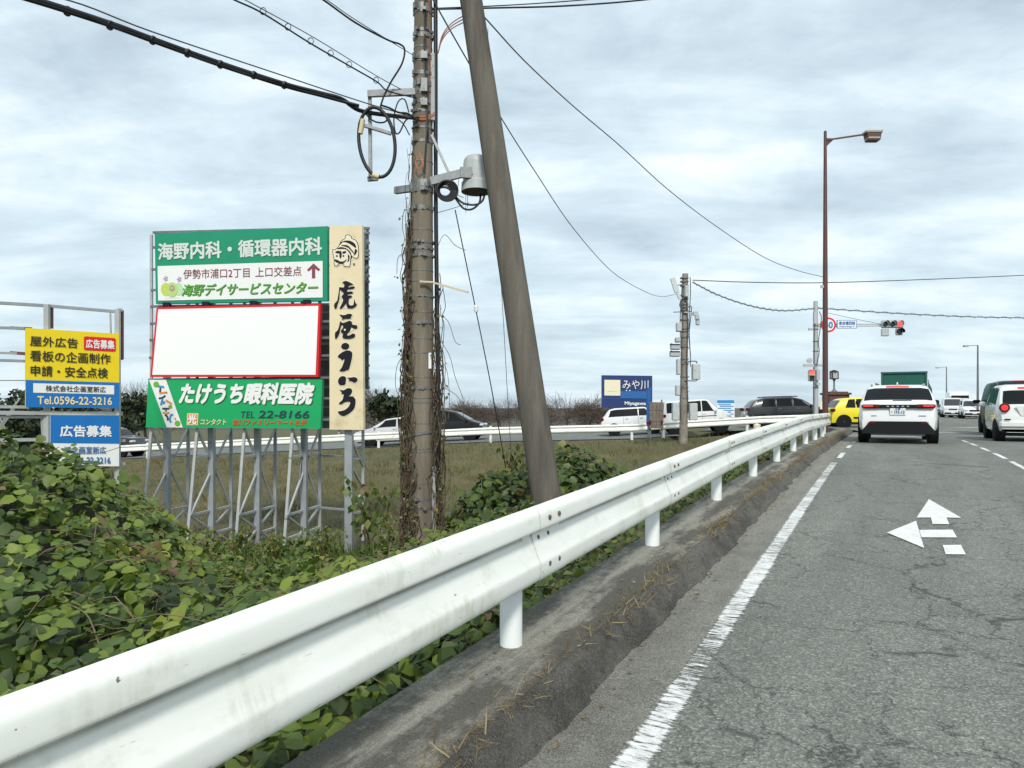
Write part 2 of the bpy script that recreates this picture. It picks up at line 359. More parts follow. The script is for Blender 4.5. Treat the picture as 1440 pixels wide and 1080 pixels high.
# main carriageway with its left edge opening into the junction
def left_edge(Y):
    if Y < 30: return -.9
    if Y < 37.9: return -.9-3.2*(1-math.sqrt(max(0, 1-((Y-30)/8)**2)))
    return -9 if Y < 46 else -2.0
mb = MB(); rows = []
Ys = list(np.arange(-12, 29, 1.))+list(np.arange(29, 38, .25))+list(np.arange(38, 60, 1.))+list(np.arange(60, 420, 20))
for Y in Ys:
    L = left_edge(Y); rows.append([V((X, Y, road_z(X, Y))) for X in np.concatenate([np.linspace(L, -.9, 8)[:-1] if L < -.95 else np.linspace(L, L+.001, 8)[:-1], np.linspace(-.899, 9 if Y < 48 else 8, 12)])])
mb.grid(rows); struct(mb.build('road', M['asphalt'], smooth=60))
def concrete_mat(name, base, dark, streak=False):
    m = bpy.data.materials.new(name); m.use_nodes = True; t = NT(m.node_tree); b = t.n['Principled BSDF']
    o = t.new('ShaderNodeTexCoord').outputs['Object']
    c = t.ramp(t.noise(o, 110, 4, .8), [(.3, [x*.5 for x in base]), (.6, base), (.74, [x*2. for x in base])])
    f = t.ramp(t.math('ADD', t.math('MULTIPLY', t.noise(t.mapping(o, scale=(3.2, .55, 1)), 1.7, 7, .65), .75), t.math('MULTIPLY', t.noise(o, 16, 5, .7), .25)), [(.47, 1.), (.58, .0)])
    c = t.mix(t.math('MULTIPLY', f, .85), c, dark)
    if streak:
        sx = t.new('ShaderNodeSeparateXYZ', i={0: o}).outputs[0]
        w = t.math('ADD', sx, t.math('MULTIPLY', t.noise(t.mapping(o, scale=(.2, .9, 1)), 2., 3), .06))
        band = t.ramp(t.math('ADD', t.math('MULTIPLY', w, 1.), 2.), [(.455, 0.), (.485, 1.), (.51, 1.), (.545, 0.)])
        band2 = t.math('MULTIPLY', band, t.ramp(t.noise(t.mapping(o, scale=(8, 1.3, 1)), 2., 6, .7), [(.38, 0.), (.55, .85)]))
        c = t.mix(band2, c, (.28, .27, .225))
    j = t.new('ShaderNodeSeparateXYZ', i={0: o}).outputs[1]
    c = t.mix(.9, c, t.ramp(t.noise(o, 140, 3, .85), [(.32, .55), (.5, .95), (.68, 1.5)]), 'MULTIPLY')
    t.l.new(c, b.inputs['Base Color']); b.inputs['Roughness'].default_value = .92; b.inputs['Specular IOR Level'].default_value = .25
    if not streak:
        c = t.mix(t.ramp(t.noise(t.mapping(o, loc=(3, 1, 7)), 5, 6, .7), [(.42, 0.), (.62, .8)]), c, tuple(x*.85 for x in base)); c = t.mix(.9, c, t.ramp(t.noise(o, 140, 3, .85), [(.32, .5), (.5, .95), (.68, 1.6)]), 'MULTIPLY'); t.l.new(c, b.inputs['Base Color'])
    bn = t.new('ShaderNodeBump', i={'Strength': .8 if streak else 1., 'Distance': .012 if streak else .035, 'Height': t.noise(o, 55, 6, .75) if streak else t.noise(t.mapping(o, scale=(1, 1.2, 1)), 17, 8, .72)}); t.l.new(bn.outputs[0], b.inputs['Normal'])
    MATS[name] = m
mb = MB(); mb.grid([[V((X, Y, RZ(Y)+.004 if X < 0 else RZ(Y)+.006)) for X in (-1.16, -.84)] for Y in np.arange(-12, 29.5, .5)])
mat('gutter_concrete', (.165, .158, .132), .9, var=.25, vscale=12, bump=.5, bscale=90, dirt=(.09, .085, .07), dscale=4)
concrete_mat('gutter_grit', (.33, .325, .285), (.20, .195, .17)); struct(mb.build('gutter', M['gutter_grit']))
mb = MB(); xq = np.linspace(-70, 8.5, 60)
mb.grid([[XD(x, dline(x)+o, float(side_z(x))) for o in (.75, 3.5, 6.5, 9.4)] for x in xq]); struct(mb.build('side_road', M['side_asphalt'], smooth=60))
# bridge deck sides beyond the junction
mat('parapet_concrete', (.33, .31, .28), .85, var=.2)
mb = MB(); mb.grid([[V((-2., Y, RZ(Y)+.0)), V((-2., Y, RZ(Y)+.75)), V((-2.3, Y, RZ(Y)+.75)), V((-2.3, Y, RZ(Y)-5))] for Y in (52, 90, 200, 420)])
mb.grid([[V((8, Y, RZ(Y))), V((8, Y, RZ(Y)+.6)), V((8.3, Y, RZ(Y)+.6)), V((8.3, Y, RZ(Y)-5))] for Y in (52, 90, 200, 420)])
struct(mb.build('bridge_parapet', M['parapet_concrete']))

concrete_mat('footing_concrete', (.31, .295, .245), (.075, .071, .06), True)
concrete_mat('kerb_concrete', (.17, .163, .145), (.07, .067, .060))
# path of the kerb: straight along the road, then bending left into the side road
path = [(0., y) for y in np.arange(-6, 29.0, .06)]+[(-3.4*(1-math.cos(a)), 29.+8.2*math.sin(a)) for a in np.linspace(.01, 1.45, 60)]
def sweep(prof, rough=0., rs=1.):
    rows = []
    for i, (px_, py_) in enumerate(path):
        a = path[max(i-1, 0)]; b = path[min(i+1, len(path)-1)]; dx, dy = b[0]-a[0], b[1]-a[1]; l = math.hypot(dx, dy); nx, ny = dy/l, -dx/l
        z0 = EYE+float(np.interp(py_, [-20, 0, 8, 16, 24, 40], [-1.9, -1.21, -.934, -.785, -.80, -.9])) ; row = []
        for (o, h, k) in prof:
            X, Y = px_+nx*o, py_+ny*o
            if k: 
                n = noise.noise((X*4*rs, Y*3*rs, h*6))*.024+noise.noise((X*14, Y*9, h*20))*.016+noise.noise((X*35, Y*24, h*35))*.008
                X += nx*n*k; Y += ny*n*k; h = h+(n*k*.8)
            row.append(V((X, Y, z0+h)))
        rows.append(row)
    return rows
mb = MB(); mb.grid(sweep([(-1.73, -.5, 0), (-1.73, -.02, .3), (-1.715, 0, .2), (-1.6, .002, .1), (-1.45, .0, .1), (-1.33, 0., .2), (-1.235, .0, .2)]))
struct(mb.build('concrete_footing', M['footing_concrete'], smooth=50))
pf = [(-1.262, -.06, .2), (-1.255, .004, .5), (-1.235, .02, .8)]+[(-1.225+.125*q, .02-.155*q**1.6, 1.) for q in np.linspace(.08, 1, 9)]+[(-1.085, -.16, .2)]
mb = MB(); mb.grid(sweep(pf, 1.)); struct(mb.build('kerb', M['kerb_concrete'], smooth=60))

# painted markings
roadpaint('edge_paint', (.44, .525), True, (.74, .75, .73)); roadpaint('arrow_paint', (.37, .43), False, (.76, .77, .74)); roadpaint('lane_paint', (.42, .5))
def strip(name, X0, X1, Y0, Y1, m, dy=.5, lift=.008):
    mb = MB(); n = max(2, int((Y1-Y0)/dy)+1)
    P = [[V((X, Y, road_z(X, Y)+lift)) for X in np.linspace(X0, X1, 5)] for Y in np.linspace(Y0, Y1, n)]
    mb.grid(P); o = struct(mb.build(name, m))
    a = o.data.attributes.new('across', 'FLOAT', 'POINT'); a.data.foreach_set('value', np.tile(np.linspace(0, 1, 5), n)); return o
strip('edge_line', -.868, -.705, -6, 13.2, M['edge_paint'])
for y0, y1 in ((14.2, 15.6), (17.4, 18.6), (20.4, 21.)): strip('edge_line', -.84, -.70, y0, y1, M['lane_paint'])
for y0 in np.arange(2, 24, 2.2): strip('lane_line', 1.80, 1.92, y0, y0+1.6, M['lane_paint'])
for x0, x1, y0, y1 in ((-.3, 1.0, 23.2, 23.45), (2.1, 5.2, 27.6, 27.85), (-2.5, .8, 29.5, 29.8), (2.6, 4.6, 33, 33.5), (1.3, 3.2, 31, 31.4), (-.9, 1.2, 26, 26.3), (2.2, 6.5, 41, 41.6)):
    strip('crossing_line', x0, x1, y0, y1, M['lane_paint'], .1)
arrow = [[(1306.3, 702.9), (1352, 729.3), (1331, 728.8), (1335, 738.3), (1311.5, 738), (1309, 728.8), (1288.9, 728.9)],
         [(1288.2, 733.5), (1299.7, 772), (1247.2, 750.1)], [(1292.6, 746.4), (1339.6, 746), (1345.8, 757.1), (1295.9, 756.8)], [(1325.7, 767.8), (1351.4, 767.5), (1358.3, 781.1), (1329.9, 780.7)]]
mb = MB()
for pl in arrow:
    P = [G(*p)+V((0, 0, .008)) for p in pl]; mb.add(P, [list(range(len(P)))])
struct(mb.build('arrow_marking', M['arrow_paint']))
# tyre smudge
mat('tyre_dark', (.05, .052, .052), .9)

# ------------------------------------------------------------------ near guardrail
def rail_mat(name, grime):
    m = bpy.data.materials.new(name); m.use_nodes = True; t = NT(m.node_tree); b = t.n['Principled BSDF']
    o = t.new('ShaderNodeTexCoord').outputs['Object']
    c = t.ramp(t.noise(t.mapping(o, scale=(1, .6, 3)), 3., 6, .6), [(.3, (.74, .765, .70)), (.65, (.82, .835, .79))])
    g = t.ramp(t.noise(t.mapping(o, scale=(1, 1.5, 2.6)), 1.9, 7, .68), [(.50, 0.), (.70, grime)])
    dr = t.ramp(t.noise(t.mapping(o, scale=(1, 11, 1.1)), 2.2, 6, .65), [(.40, .15), (.60, 1.)]); g = t.math('MULTIPLY', g, dr)
    c = t.mix(g, c, (.38, .37, .24))
    fs = t.ramp(t.noise(t.mapping(o, scale=(1, .9, 40), rot=(-.06, 0, 0)), 3., 4, .6), [(.66, 0.), (.70, .55)]); c = t.mix(t.math('MULTIPLY', fs, t.ramp(t.noise(o, 2.3, 3), [(.52, 0.), (.62, 1.)])), c, (.42, .45, .42))
    sc = t.ramp(t.noise(t.mapping(o, scale=(1, 2.2, 14), rot=(.25, 0, 0)), 4.2, 3, .5), [(.70, 0.), (.73, .8)])
    c = t.mix(t.math('MULTIPLY', sc, t.ramp(t.noise(o, 1.7, 3), [(.5, 0.), (.6, 1.)])), c, (.30, .36, .36))
    gv = t.new('ShaderNodeAttribute', attribute_name='groove_shade').outputs['Fac']
    c = t.mix(t.math('MULTIPLY', gv, t.ramp(t.noise(t.mapping(o, scale=(1, .8, 1)), 3., 5, .7), [(.3, .45), (.6, .95)])), c, (.17, .16, .13))  # shade line under the upper bulge, painted into the colour and broken by noise
    sp = t.ramp(t.noise(o, 26, 3, .5), [(.755, 0.), (.77, .9)]); c = t.mix(sp, c, (.13, .07, .04))
    t.l.new(c, b.inputs['Base Color']); b.inputs['Roughness'].default_value = .42; b.inputs['Coat Weight'].default_value = .1
    bn = t.new('ShaderNodeBump', i={'Strength': .15, 'Distance': .02, 'Height': t.noise(t.mapping(o, scale=(1, .5, 1)), 3.5, 3)}); t.l.new(bn.outputs[0], b.inputs['Normal'])
    MATS[name] = m; return m
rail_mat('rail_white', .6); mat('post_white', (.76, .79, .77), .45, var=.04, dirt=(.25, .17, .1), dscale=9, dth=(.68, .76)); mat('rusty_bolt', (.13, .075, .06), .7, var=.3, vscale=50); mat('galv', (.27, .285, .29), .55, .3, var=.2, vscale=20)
def kz(Y): return EYE+float(np.interp(Y, [-20, 0, 8, 16, 24, 40], [-1.9, -1.21, -.934, -.785, -.80, -.9]))
gr = thing('guardrail', 'long white corrugated steel guardrail on round posts along the near kerb', 'guardrail', (-1.53, 3, kz(3)))
W0 = [(0, .35), (.010, .349), (.028, .342), (.042, .328), (.048, .312), (.051, .285), (.053, .258), (.050, .249), (.040, .243), (.020, .236), (.007, .229), (.004, .219), (.007, .205), (.018, .175), (.030, .145), (.042, .115), (.050, .10), (.054, .088), (.054, .065), (.052, .035), (.044, .012), (.026, .002), (0, 0)]
prof = [V((a, 0, b)) for a, b in W0]; pp = cr(prof, 2)
def beam_rows(Ysr, base, thick=.004):
    rows = []
    for Y in Ysr:
        bend = max(0, Y-22.4); X = -1.485-.42*bend**2; z = kz(Y)+base-.05*bend**2
        rows.append([V((X+p.x, Y, z+p.z)) for p in pp]+[V((X+p.x-thick, Y, z+p.z)) for p in reversed(pp)])
    return rows
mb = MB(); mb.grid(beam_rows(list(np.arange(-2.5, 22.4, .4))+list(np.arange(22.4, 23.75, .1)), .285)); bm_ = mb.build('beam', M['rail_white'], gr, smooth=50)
gvv = np.array([max(0., 1-abs(p.z-.221)/.014) for p in pp]); gvv = np.concatenate([gvv, gvv[::-1]]); a = bm_.data.attributes.new('groove_shade', 'FLOAT', 'POINT'); a.data.foreach_set('value', np.tile(gvv, len(bm_.data.vertices)//len(gvv)))
PY = [2.94+2.265*k for k in range(-1, 10)]
for Y in PY:
    mb = MB(); X = -1.555 if Y < 22.8 else -1.68; z = kz(Y)
    mb.lathe([(.053, -.05), (.053, .56), (.047, .572), (.0, .573)], (X, Y, z), seg=20); mb.box((X+.055, Y, z+.47), (.045, .07, .18)); mb.build('post', M['post_white'], gr, smooth=40)
for Y in PY[1:-1]:
    for dz, bx in ((.292, .0545), (.198, .008), (.072, .054)):
        for s in (-1, 1):
            y = Y+.215+s*.055-(.035 if bx < .01 else 0); mb = MB()
            mb.lathe([(.0125, -.002), (.0125, .005), (.007, .008), (0, .008)], (-1.485+bx, y, kz(y)+.285+dz), ax=(V((0, 1, 0)), V((0, 0, 1)), V((1, 0, 0))), seg=10); mb.build('bolt', M['rusty_bolt'], gr)
for Y in PY[1:-1]:                      # panel ends lapped over each other at every bolt group
    mb = MB(); mb.grid([[p+V((.003, 0, 0)) for p in r] for r in beam_rows([Y+.06, Y+.215, Y+.37], .285)]); mb.build('splice_lap', M['rail_white'], gr, smooth=50)
# far guardrail along the side road
fg = thing('guardrail', 'white guardrail far off along the side road on top of the grassy bank', 'guardrail', tuple(XD(0, dline(0), float(side_z(0)))))
for (a, b_) in ((-26, 14.2),):
    n = 60; rows = []
    for x in np.linspace(a, b_, n):
        p = XD(x, dline(x), float(side_z(x))+.40); fr = V((ST, -CT, 0))
        rows.append([p+fr*q.x*1.0+V((0, 0, q.z)) for q in pp[::3]]+[p+fr*(q.x-.01)+V((0, 0, q.z)) for q in reversed(pp[::3])])
    mb = MB(); mb.grid(rows); mb.build('beam', M['rail_white'], fg, smooth=50)
for px in (205, 385, 690, 714+180-5, 934, 1052-520, 1052):
    x = (px-CX)/FPX*36; x = (px-CX)/FPX*dline(x); p = XD(x, dline(x)+.08, float(side_z(x)))
    mb = MB(); mb.lathe([(.07, -.3), (.07, .80), (0, .82)], p, seg=12); mb.build('post', M['post_white'], fg, smooth=40)

# ------------------------------------------------------------------ ground cover
leafmat('kudzu_leaf', [(0., (.035, .065, .010)), (.3, (.088, .148, .022)), (.62, (.15, .22, .029)), (.84, (.23, .285, .034)), (.93, (.31, .31, .045)), (.955, (.30, .23, .06)), (1., (.20, .14, .085))], .55, .25)
leafmat('weed_leaf', [(0., (.028, .052, .010)), (.3, (.06, .105, .019)), (.65, (.10, .155, .025)), (.85, (.18, .22, .035)), (.96, (.25, .21, .05)), (1., (.18, .12, .06))], .5, .25)
leafmat('grass_blade', [(0., (.05, .066, .014)), (.3, (.11, .098, .03)), (.65, (.175, .13, .048)), (.88, (.26, .195, .085)), (1., (.085, .115, .022))], .8, .2)
leafmat('dry_blade', [(0., (.15, .105, .05)), (.5, (.27, .20, .095)), (1., (.40, .32, .18))], .8, .2)
mat('vine_stem', (.085, .062, .042), .9, var=.5, vscale=20); mat('dead_stem', (.15, .115, .075), .9, var=.45, vscale=20)
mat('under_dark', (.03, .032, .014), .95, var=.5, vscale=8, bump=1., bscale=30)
def bump(xc, d, x0, d0, rx, rd, h, p=1.): return h*np.exp(-(((xc-x0)/rx)**2+((d-d0)/rd)**2)**p)
def K(xc, d):                         # top of the creeper cover over the ground
    X = xc*CT-d*ST; tt = np.clip((-1.80-X)/.9, 0, 1)
    h = .10+.42*tt
    h = h+bump(xc, d, -4.95, 6.5, 1.85, 2.2, 2.36, 1.4)+bump(xc, d, -3.2, 4.4, 1.2, 1.4, .85)+bump(xc, d, -2.4, 8.4, 2.4, 1.6, .42)
    return h
def kudzu(name, n, reg, size, m, tm, label, cat, jit=.14, hfun=K, seed=0, nstem=0, dw=1.6, gfun=ground_rel, under=True):
    r = np.random.default_rng(seed); x0, x1, d0, d1 = reg[:4]
    pts_x, pts_d = [], []
    while len(pts_x) < n:
        u = r.random(n*2); d = d0+(d1-d0)*u**dw; xc = x0+(x1-x0)*r.random(n*2)
        X = xc*CT-d*ST; ok = (X < -1.80+.10*r.normal(size=n*2).clip(-1, 1))
        if len(reg) > 4: ok &= reg[4](xc, d)
        pts_x += list(xc[ok]); pts_d += list(d[ok])
    xc = np.array(pts_x[:n]); d = np.array(pts_d[:n])
    lump = nz2(xc, d, 1.5, seed)*.24+nz2(xc, d, 4., seed+9)*.13
    H = lambda a, b: gfun(a, b)+hfun(a, b)
    e = .08; gx = (H(xc+e, d)-H(xc-e, d))/(2*e); gd = (H(xc, d+e)-H(xc, d-e))/(2*e)
    z = H(xc, d)+lump-np.abs(r.normal(size=n))*jit
    P = np.stack([xc*CT-d*ST, xc*ST+d*CT, EYE+z], 1)
    N = np.stack([-(gx*CT-gd*ST), -(gx*ST+gd*CT), np.full(n, 1.)], 1); N /= np.linalg.norm(N, axis=1, keepdims=True)
    N = N*.75+np.array([.12, -.22, .35])+r.normal(size=(n, 3))*.5
    dn = np.stack([-.2*np.ones(n), np.zeros(n), -.8*np.ones(n)], 1)+r.normal(size=(n, 3))*.8
    sz = size*(.55+.75*r.random(n)); rnd = np.clip(r.random(n)*.88+nz2(xc, d, 1.1, seed+3)*.3, 0, 1); pt = nz2(xc, d, 2.1, seed+31); rnd = np.where((pt > .42) & (r.random(n) < .55), .965+.035*r.random(n), rnd)
    o = leaves(name, P, N, sz, m, tm, rnd, D=dn); tag(o, label, cat, kind='stuff')
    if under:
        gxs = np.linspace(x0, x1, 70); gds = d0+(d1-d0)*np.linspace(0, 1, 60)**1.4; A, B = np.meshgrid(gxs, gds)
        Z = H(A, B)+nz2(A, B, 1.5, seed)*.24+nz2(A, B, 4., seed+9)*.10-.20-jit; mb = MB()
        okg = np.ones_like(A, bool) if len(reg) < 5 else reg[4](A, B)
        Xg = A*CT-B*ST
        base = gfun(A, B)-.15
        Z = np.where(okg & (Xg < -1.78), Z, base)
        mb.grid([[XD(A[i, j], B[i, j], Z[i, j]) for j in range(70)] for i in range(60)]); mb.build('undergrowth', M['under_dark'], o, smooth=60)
    if nstem:
        mb = MB()
        for q in range(nstem):
            k = r.integers(0, n); c = V(P[k])+V((0, 0, .03)); a = r.random()*6.28; L = .12+.35*r.random(); pts = []
            for w in np.linspace(-1, 1, 5): pts.append(c+V((math.cos(a)*L*w, math.sin(a)*L*w, .06*(1-w*w)+r.normal()*.03)))
            mb.tube(cr(pts, 2), .0022+.0025*r.random(), 4)
        mb.build('dead_stem', M['dead_stem'], o)
    return o
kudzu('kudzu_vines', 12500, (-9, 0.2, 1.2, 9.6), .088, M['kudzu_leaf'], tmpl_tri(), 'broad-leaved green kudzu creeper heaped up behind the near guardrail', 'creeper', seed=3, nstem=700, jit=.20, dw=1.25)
def weedreg(xc, d): return (xc > -9) & (xc < .2) & (d > 8.4)
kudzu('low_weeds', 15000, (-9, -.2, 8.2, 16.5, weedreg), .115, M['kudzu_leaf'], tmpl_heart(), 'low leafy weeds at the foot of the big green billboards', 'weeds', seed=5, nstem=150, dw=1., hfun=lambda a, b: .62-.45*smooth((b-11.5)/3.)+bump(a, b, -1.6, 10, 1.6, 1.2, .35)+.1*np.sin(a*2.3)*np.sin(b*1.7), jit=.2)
def bushfun(a, b): return bump(a, b, .1, 10.2, 1.25, 1.5, 1.15, 1.5)+bump(a, b, -.75, 9.6, .6, 1.2, .45)+bump(a, b, 1.25, 10.9, .7, 1.2, .62, 1.3)+.02
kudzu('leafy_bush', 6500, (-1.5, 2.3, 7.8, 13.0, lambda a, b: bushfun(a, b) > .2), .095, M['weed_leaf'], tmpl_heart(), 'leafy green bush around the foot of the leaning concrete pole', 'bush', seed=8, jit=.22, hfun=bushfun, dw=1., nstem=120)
def bush2(a, b): return bump(a, b, 5.6, 19.5, 1.5, 2.6, .75, 1.3)+bump(a, b, 7.2, 22, 1.4, 2., .5)+.02
kudzu('roadside_bush', 3000, (3.2, 9, 15, 26, lambda a, b: bush2(a, b) > .15), .12, M['weed_leaf'], tmpl_leaf(), 'low green bush behind the far end of the near guardrail', 'bush', seed=11, jit=.2, hfun=bush2, dw=1.)
kudzu('verge_ivy', 9000, (-.9, 7.5, 2.2, 17, lambda a, b: (a*CT-b*ST > -3.9)), .085, M['weed_leaf'], tmpl_leaf(), 'dark ivy-like creeper along the back of the concrete footing under the near guardrail', 'creeper', seed=14, jit=.1, hfun=lambda a, b: .10+.22*np.clip((-1.80-(a*CT-b*ST))/.8, 0, 1), dw=1.3, nstem=80)
n = 1500; xc = rng.uniform(-6.2, -2.2, n); d = rng.uniform(11.8, 15.0, n); z = ground_rel(xc, d)+.1
o = leaves('green_grass', np.stack([xc*CT-d*ST, xc*ST+d*CT, EYE+z], 1), rng.normal(size=(n, 3)), .2+.38*rng.random(n)**1.5, M['weed_leaf'], tmpl_blade(), .3+.5*rng.random(n), D=rng.normal(size=(n, 3))*.4+np.array([0, 0, 1.])); tag(o, 'long green grass in front of the billboard legs', 'grass', kind='stuff')
# grass of the bank
n = 52000; xc = rng.uniform(-24, 13, n); d = dline(xc)-.9-rng.random(n)**.9*20; X = xc*CT-d*ST
ok = (X < -2.3); xc, d = xc[ok], d[ok]; n = len(xc); z = ground_rel(xc, d)-.02
P = np.stack([xc*CT-d*ST, xc*ST+d*CT, EYE+z], 1); N = rng.normal(size=(n, 3))*.5+np.array([ST, -CT, .2]); D = rng.normal(size=(n, 3))*.45+np.array([0, 0, 1.])
o = leaves('bank_grass', P, N, (.10+.15*rng.random(n))*(.75+1.3*np.clip(nz2(xc, d, .8, 5.)+nz2(xc, d, 2.5, 6.)*.5, 0, .9)), M['grass_blade'], tmpl_blade(), np.clip(rng.random(n)*.7+nz2(xc, d, .35, 2.)*.6+nz2(xc, d, 1.6, 3.)*.35+.15, 0, 1), D=D); o.data.name = 'bank_grass'
tag(o, 'dry yellowish brown grass on the bank below the side road', 'grass', kind='stuff')
# dry weeds and litter caught along the kerb crest
n = 15000; Y = rng.uniform(.6, 28, n); keep = nz2(Y, Y*0, .9, 4.)+rng.normal(size=n)*.3 > -.12; Y = Y[keep]; n = len(Y)
X = -1.245+rng.normal(size=n)*.042; Zg = np.array([kz(y) for y in Y])+.01
P = np.stack([X, Y, Zg], 1); N = rng.normal(size=(n, 3))*.5+np.array([0, 0, .5]); D = rng.normal(size=(n, 3))+np.array([.3, 0, .15])
tag(leaves('dry_weeds', P, N, .02+.075*rng.random(n)**2.5, M['dry_blade'], tmpl_blade(), rng.random(n), D=D), 'straw-coloured dry weeds and litter along the crest of the kerb', 'weeds', kind='stuff')
n = 380; Y = rng.uniform(.5, 20, n); X = np.where(rng.random(n) < .6, -1.09+np.abs(rng.normal(size=n))*.03, rng.uniform(-1.6, -1.2, n)); Zg = np.array([RZ(y)+.012 if x > -1.15 else kz(y)+.012 for x, y in zip(X, Y)])
tag(leaves('dry_litter', np.stack([X, Y, Zg], 1), rng.normal(size=(n, 3))*.3+np.array([0, 0, 1.]), .012+.022*rng.random(n), M['dry_blade'], tmpl_leaf(), rng.random(n)), 'scattered bits of dead leaf in the gutter and on the concrete footing', 'litter', kind='stuff')
# small dry plant by the sign post
def weed_plant(name, base, h, n, label, m, lean=.25, seed=0, group=None, r0=.012, ls=.16):
    r = np.random.default_rng(seed); t = thing(name, label, 'plant', tuple(base), group); mb = MB(); Pn = []
    for q in range(n):
        a = r.random()*6.28; top = V(base)+V((math.cos(a)*lean*h*r.random(), math.sin(a)*lean*h*r.random(), h*(.7+.3*r.random()))); mid = V(base).lerp(top, .5)+V((r.normal()*.06, r.normal()*.06, 0))
        c = cr([base, mid, top], 6); mb.tube(c, [r0*(1-.75*k/len(c)) for k in range(len(c))], 5)
        for p in c[3:]:
            for w in range(4): Pn.append(tuple(p+V((r.normal()*.09, r.normal()*.09, r.normal()*.06))))
    mb.build('stem', M['dead_stem'], t); k = len(Pn); P = np.array(Pn)-np.array(base)
    leaves('foliage', P, r.normal(size=(k, 3))*.6+np.array([.2, -.6, .3]), ls*(.5+.7*r.random(k)), m, tmpl_leaf(), np.clip(r.random(k)*.6+.42, 0, 1), D=r.normal(size=(k, 3))*.5+np.array([0, 0, -1.]), parent=t); return t
b = W(520, 765, 14.6); weed_plant('tall_weed', b, 1.55, 3, 'tall drooping weed with some yellow leaves by the cream sign post', M['weed_leaf'], .5, 2, ls=.20)
for i, (x, y, d, h) in enumerate(((330, 776, 14.6, .75), (395, 778, 14.2, .6), (455, 772, 14.8, .8), (285, 772, 14., .7), (545, 770, 12.4, .8))):
    weed_plant('tall_weed', W(x, y+14, d), h, 5, 'small bushy green weed growing at the feet of the billboard legs', M['weed_leaf'], .55, 20+i, 'weeds at the billboard feet', ls=.11)
b = W(720, 700, 10.5); weed_plant('bare_shrub', b, .9, 5, 'spindly yellowing shrub just left of the leaning pole foot', M['weed_leaf'], .4, 4, ls=.10)

# trees
leafmat('evergreen_leaf', [(0., (.012, .022, .010)), (.5, (.03, .048, .02)), (.85, (.06, .08, .03)), (1., (.10, .10, .05))], .6, .15)
leafmat('bare_twig', [(0., (.06, .045, .04)), (.6, (.12, .09, .075)), (1., (.20, .14, .10))], .9, 0.)
mat('bark', (.07, .058, .05), .95, var=.4, vscale=4)
def tree(name, px, py, d, h, w, label, m, tm, n, ls, group, seed, bare=False):
    r = np.random.default_rng(seed); base = W(px, py, d); t = thing(name, label, 'tree', tuple(base), group)
    mb = MB(); tip = base+V((r.normal()*.1*w, r.normal()*.1*w, h*.8)); mb.tube([base-V((0, 0, .3)), base.lerp(tip, .5)+V((r.normal()*.1, 0, 0)), tip], [h*.035, h*.025, h*.006], 7)
    ends = []
    for q in range(12 if bare else 7):
        a = r.random()*6.28; f = .25+.55*r.random(); s0 = base.lerp(tip, f); e = s0+V((math.cos(a)*w*.42*(1.1-f*.4), math.sin(a)*w*.42*(1.1-f*.4), h*(.12+.2*r.random()))); c = cr([s0, s0.lerp(e, .5)+V((0, 0, h*.05)), e], 4)
        mb.tube(c, [h*.014*(1-.8*k/len(c)) for k in range(len(c))], 5); ends += c[2:]
    mb.build('trunk', M['bark'], t)
    cl = np.array([tuple(ends[r.integers(0, len(ends))]) for _ in range(26)])-np.array(base)+r.normal(size=(26, 3))*np.array([w*.12, w*.12, h*.09])
    ci = r.integers(0, 26, n); P = cl[ci]+r.normal(size=(n, 3))*np.array([w, w, h*.8])*(.075 if bare else .085)
    P[:, 2] = np.clip(P[:, 2], h*.12, h*1.02)
    leaves('crown', P, r.normal(size=(n, 3)), ls*(.5+r.random(n)), m, tm, np.clip(r.random(n)*.7+.3*r.random(26)[ci], 0, 1), D=(P-np.array([0, 0, h*.25])+r.normal(size=(n, 3))*.8) if bare else None, parent=t); return t
tw = (np.array([(-.012, 0, 0), (.012, 0, 0), (.006, 1, .05), (-.006, 1, .05)], float), np.array([[0, 1, 2, 3]]))
k = 0
for px, hh, w in ((706, 4.4, 5.5), (738, 4.6, 6), (766, 4.2, 5), (797, 5.0, 7), (826, 5.0, 7), (843, 4.4, 5.5), (668, 4.3, 5), (648, 4.0, 5), (868, 3.4, 5)):
    tree('bare_tree', px, 603, 92+3*(k % 3), hh*.72, w*1.15, 'bare brownish tree in the row beyond the side road and its cars', M['bare_twig'], tw, 1300, 1.2, 'row of bare trees beyond the side road', 40+k, True); k += 1
for px, d, hh, w in ((522, 80, 5.2, 6), (205, 80, 5., 7), (180, 80, 4.6, 6), (540, 82, 4.6, 6), (235, 80, 4.6, 6)):
    tree('bare_tree', px, 612, d, hh, w, 'grey leafless tree low behind the tall billboards', M['bare_twig'], tw, 1500, 1.2, 'grey trees behind the billboards', 60+k, True); k += 1
tree('evergreen_tree', 549, 605, 62, 3.3, 3.2, 'dark round evergreen just left of the banded pole', M['evergreen_leaf'], tmpl_leaf(), 1500, .42, None, 80)
tree('evergreen_tree', 188, 612, 62, 3.6, 3.4, 'dark round evergreen above the black off-road car', M['evergreen_leaf'], tmpl_leaf(), 1500, .42, None, 81)
for i, (px, hh, w) in enumerate(((-50, 5.4, 5), (2, 4.9, 5), (40, 4.7, 4.6), (78, 4.2, 4.6), (112, 3.7, 4), (142, 3.3, 3.6))):
    tree('dark_tree', px, 652, 49, hh, w, 'dark green scrubby tree behind the yellow and blue sign', M['evergreen_leaf'], tmpl_leaf(), 2600, .34, 'scrubby trees behind the yellow sign', 90+i)
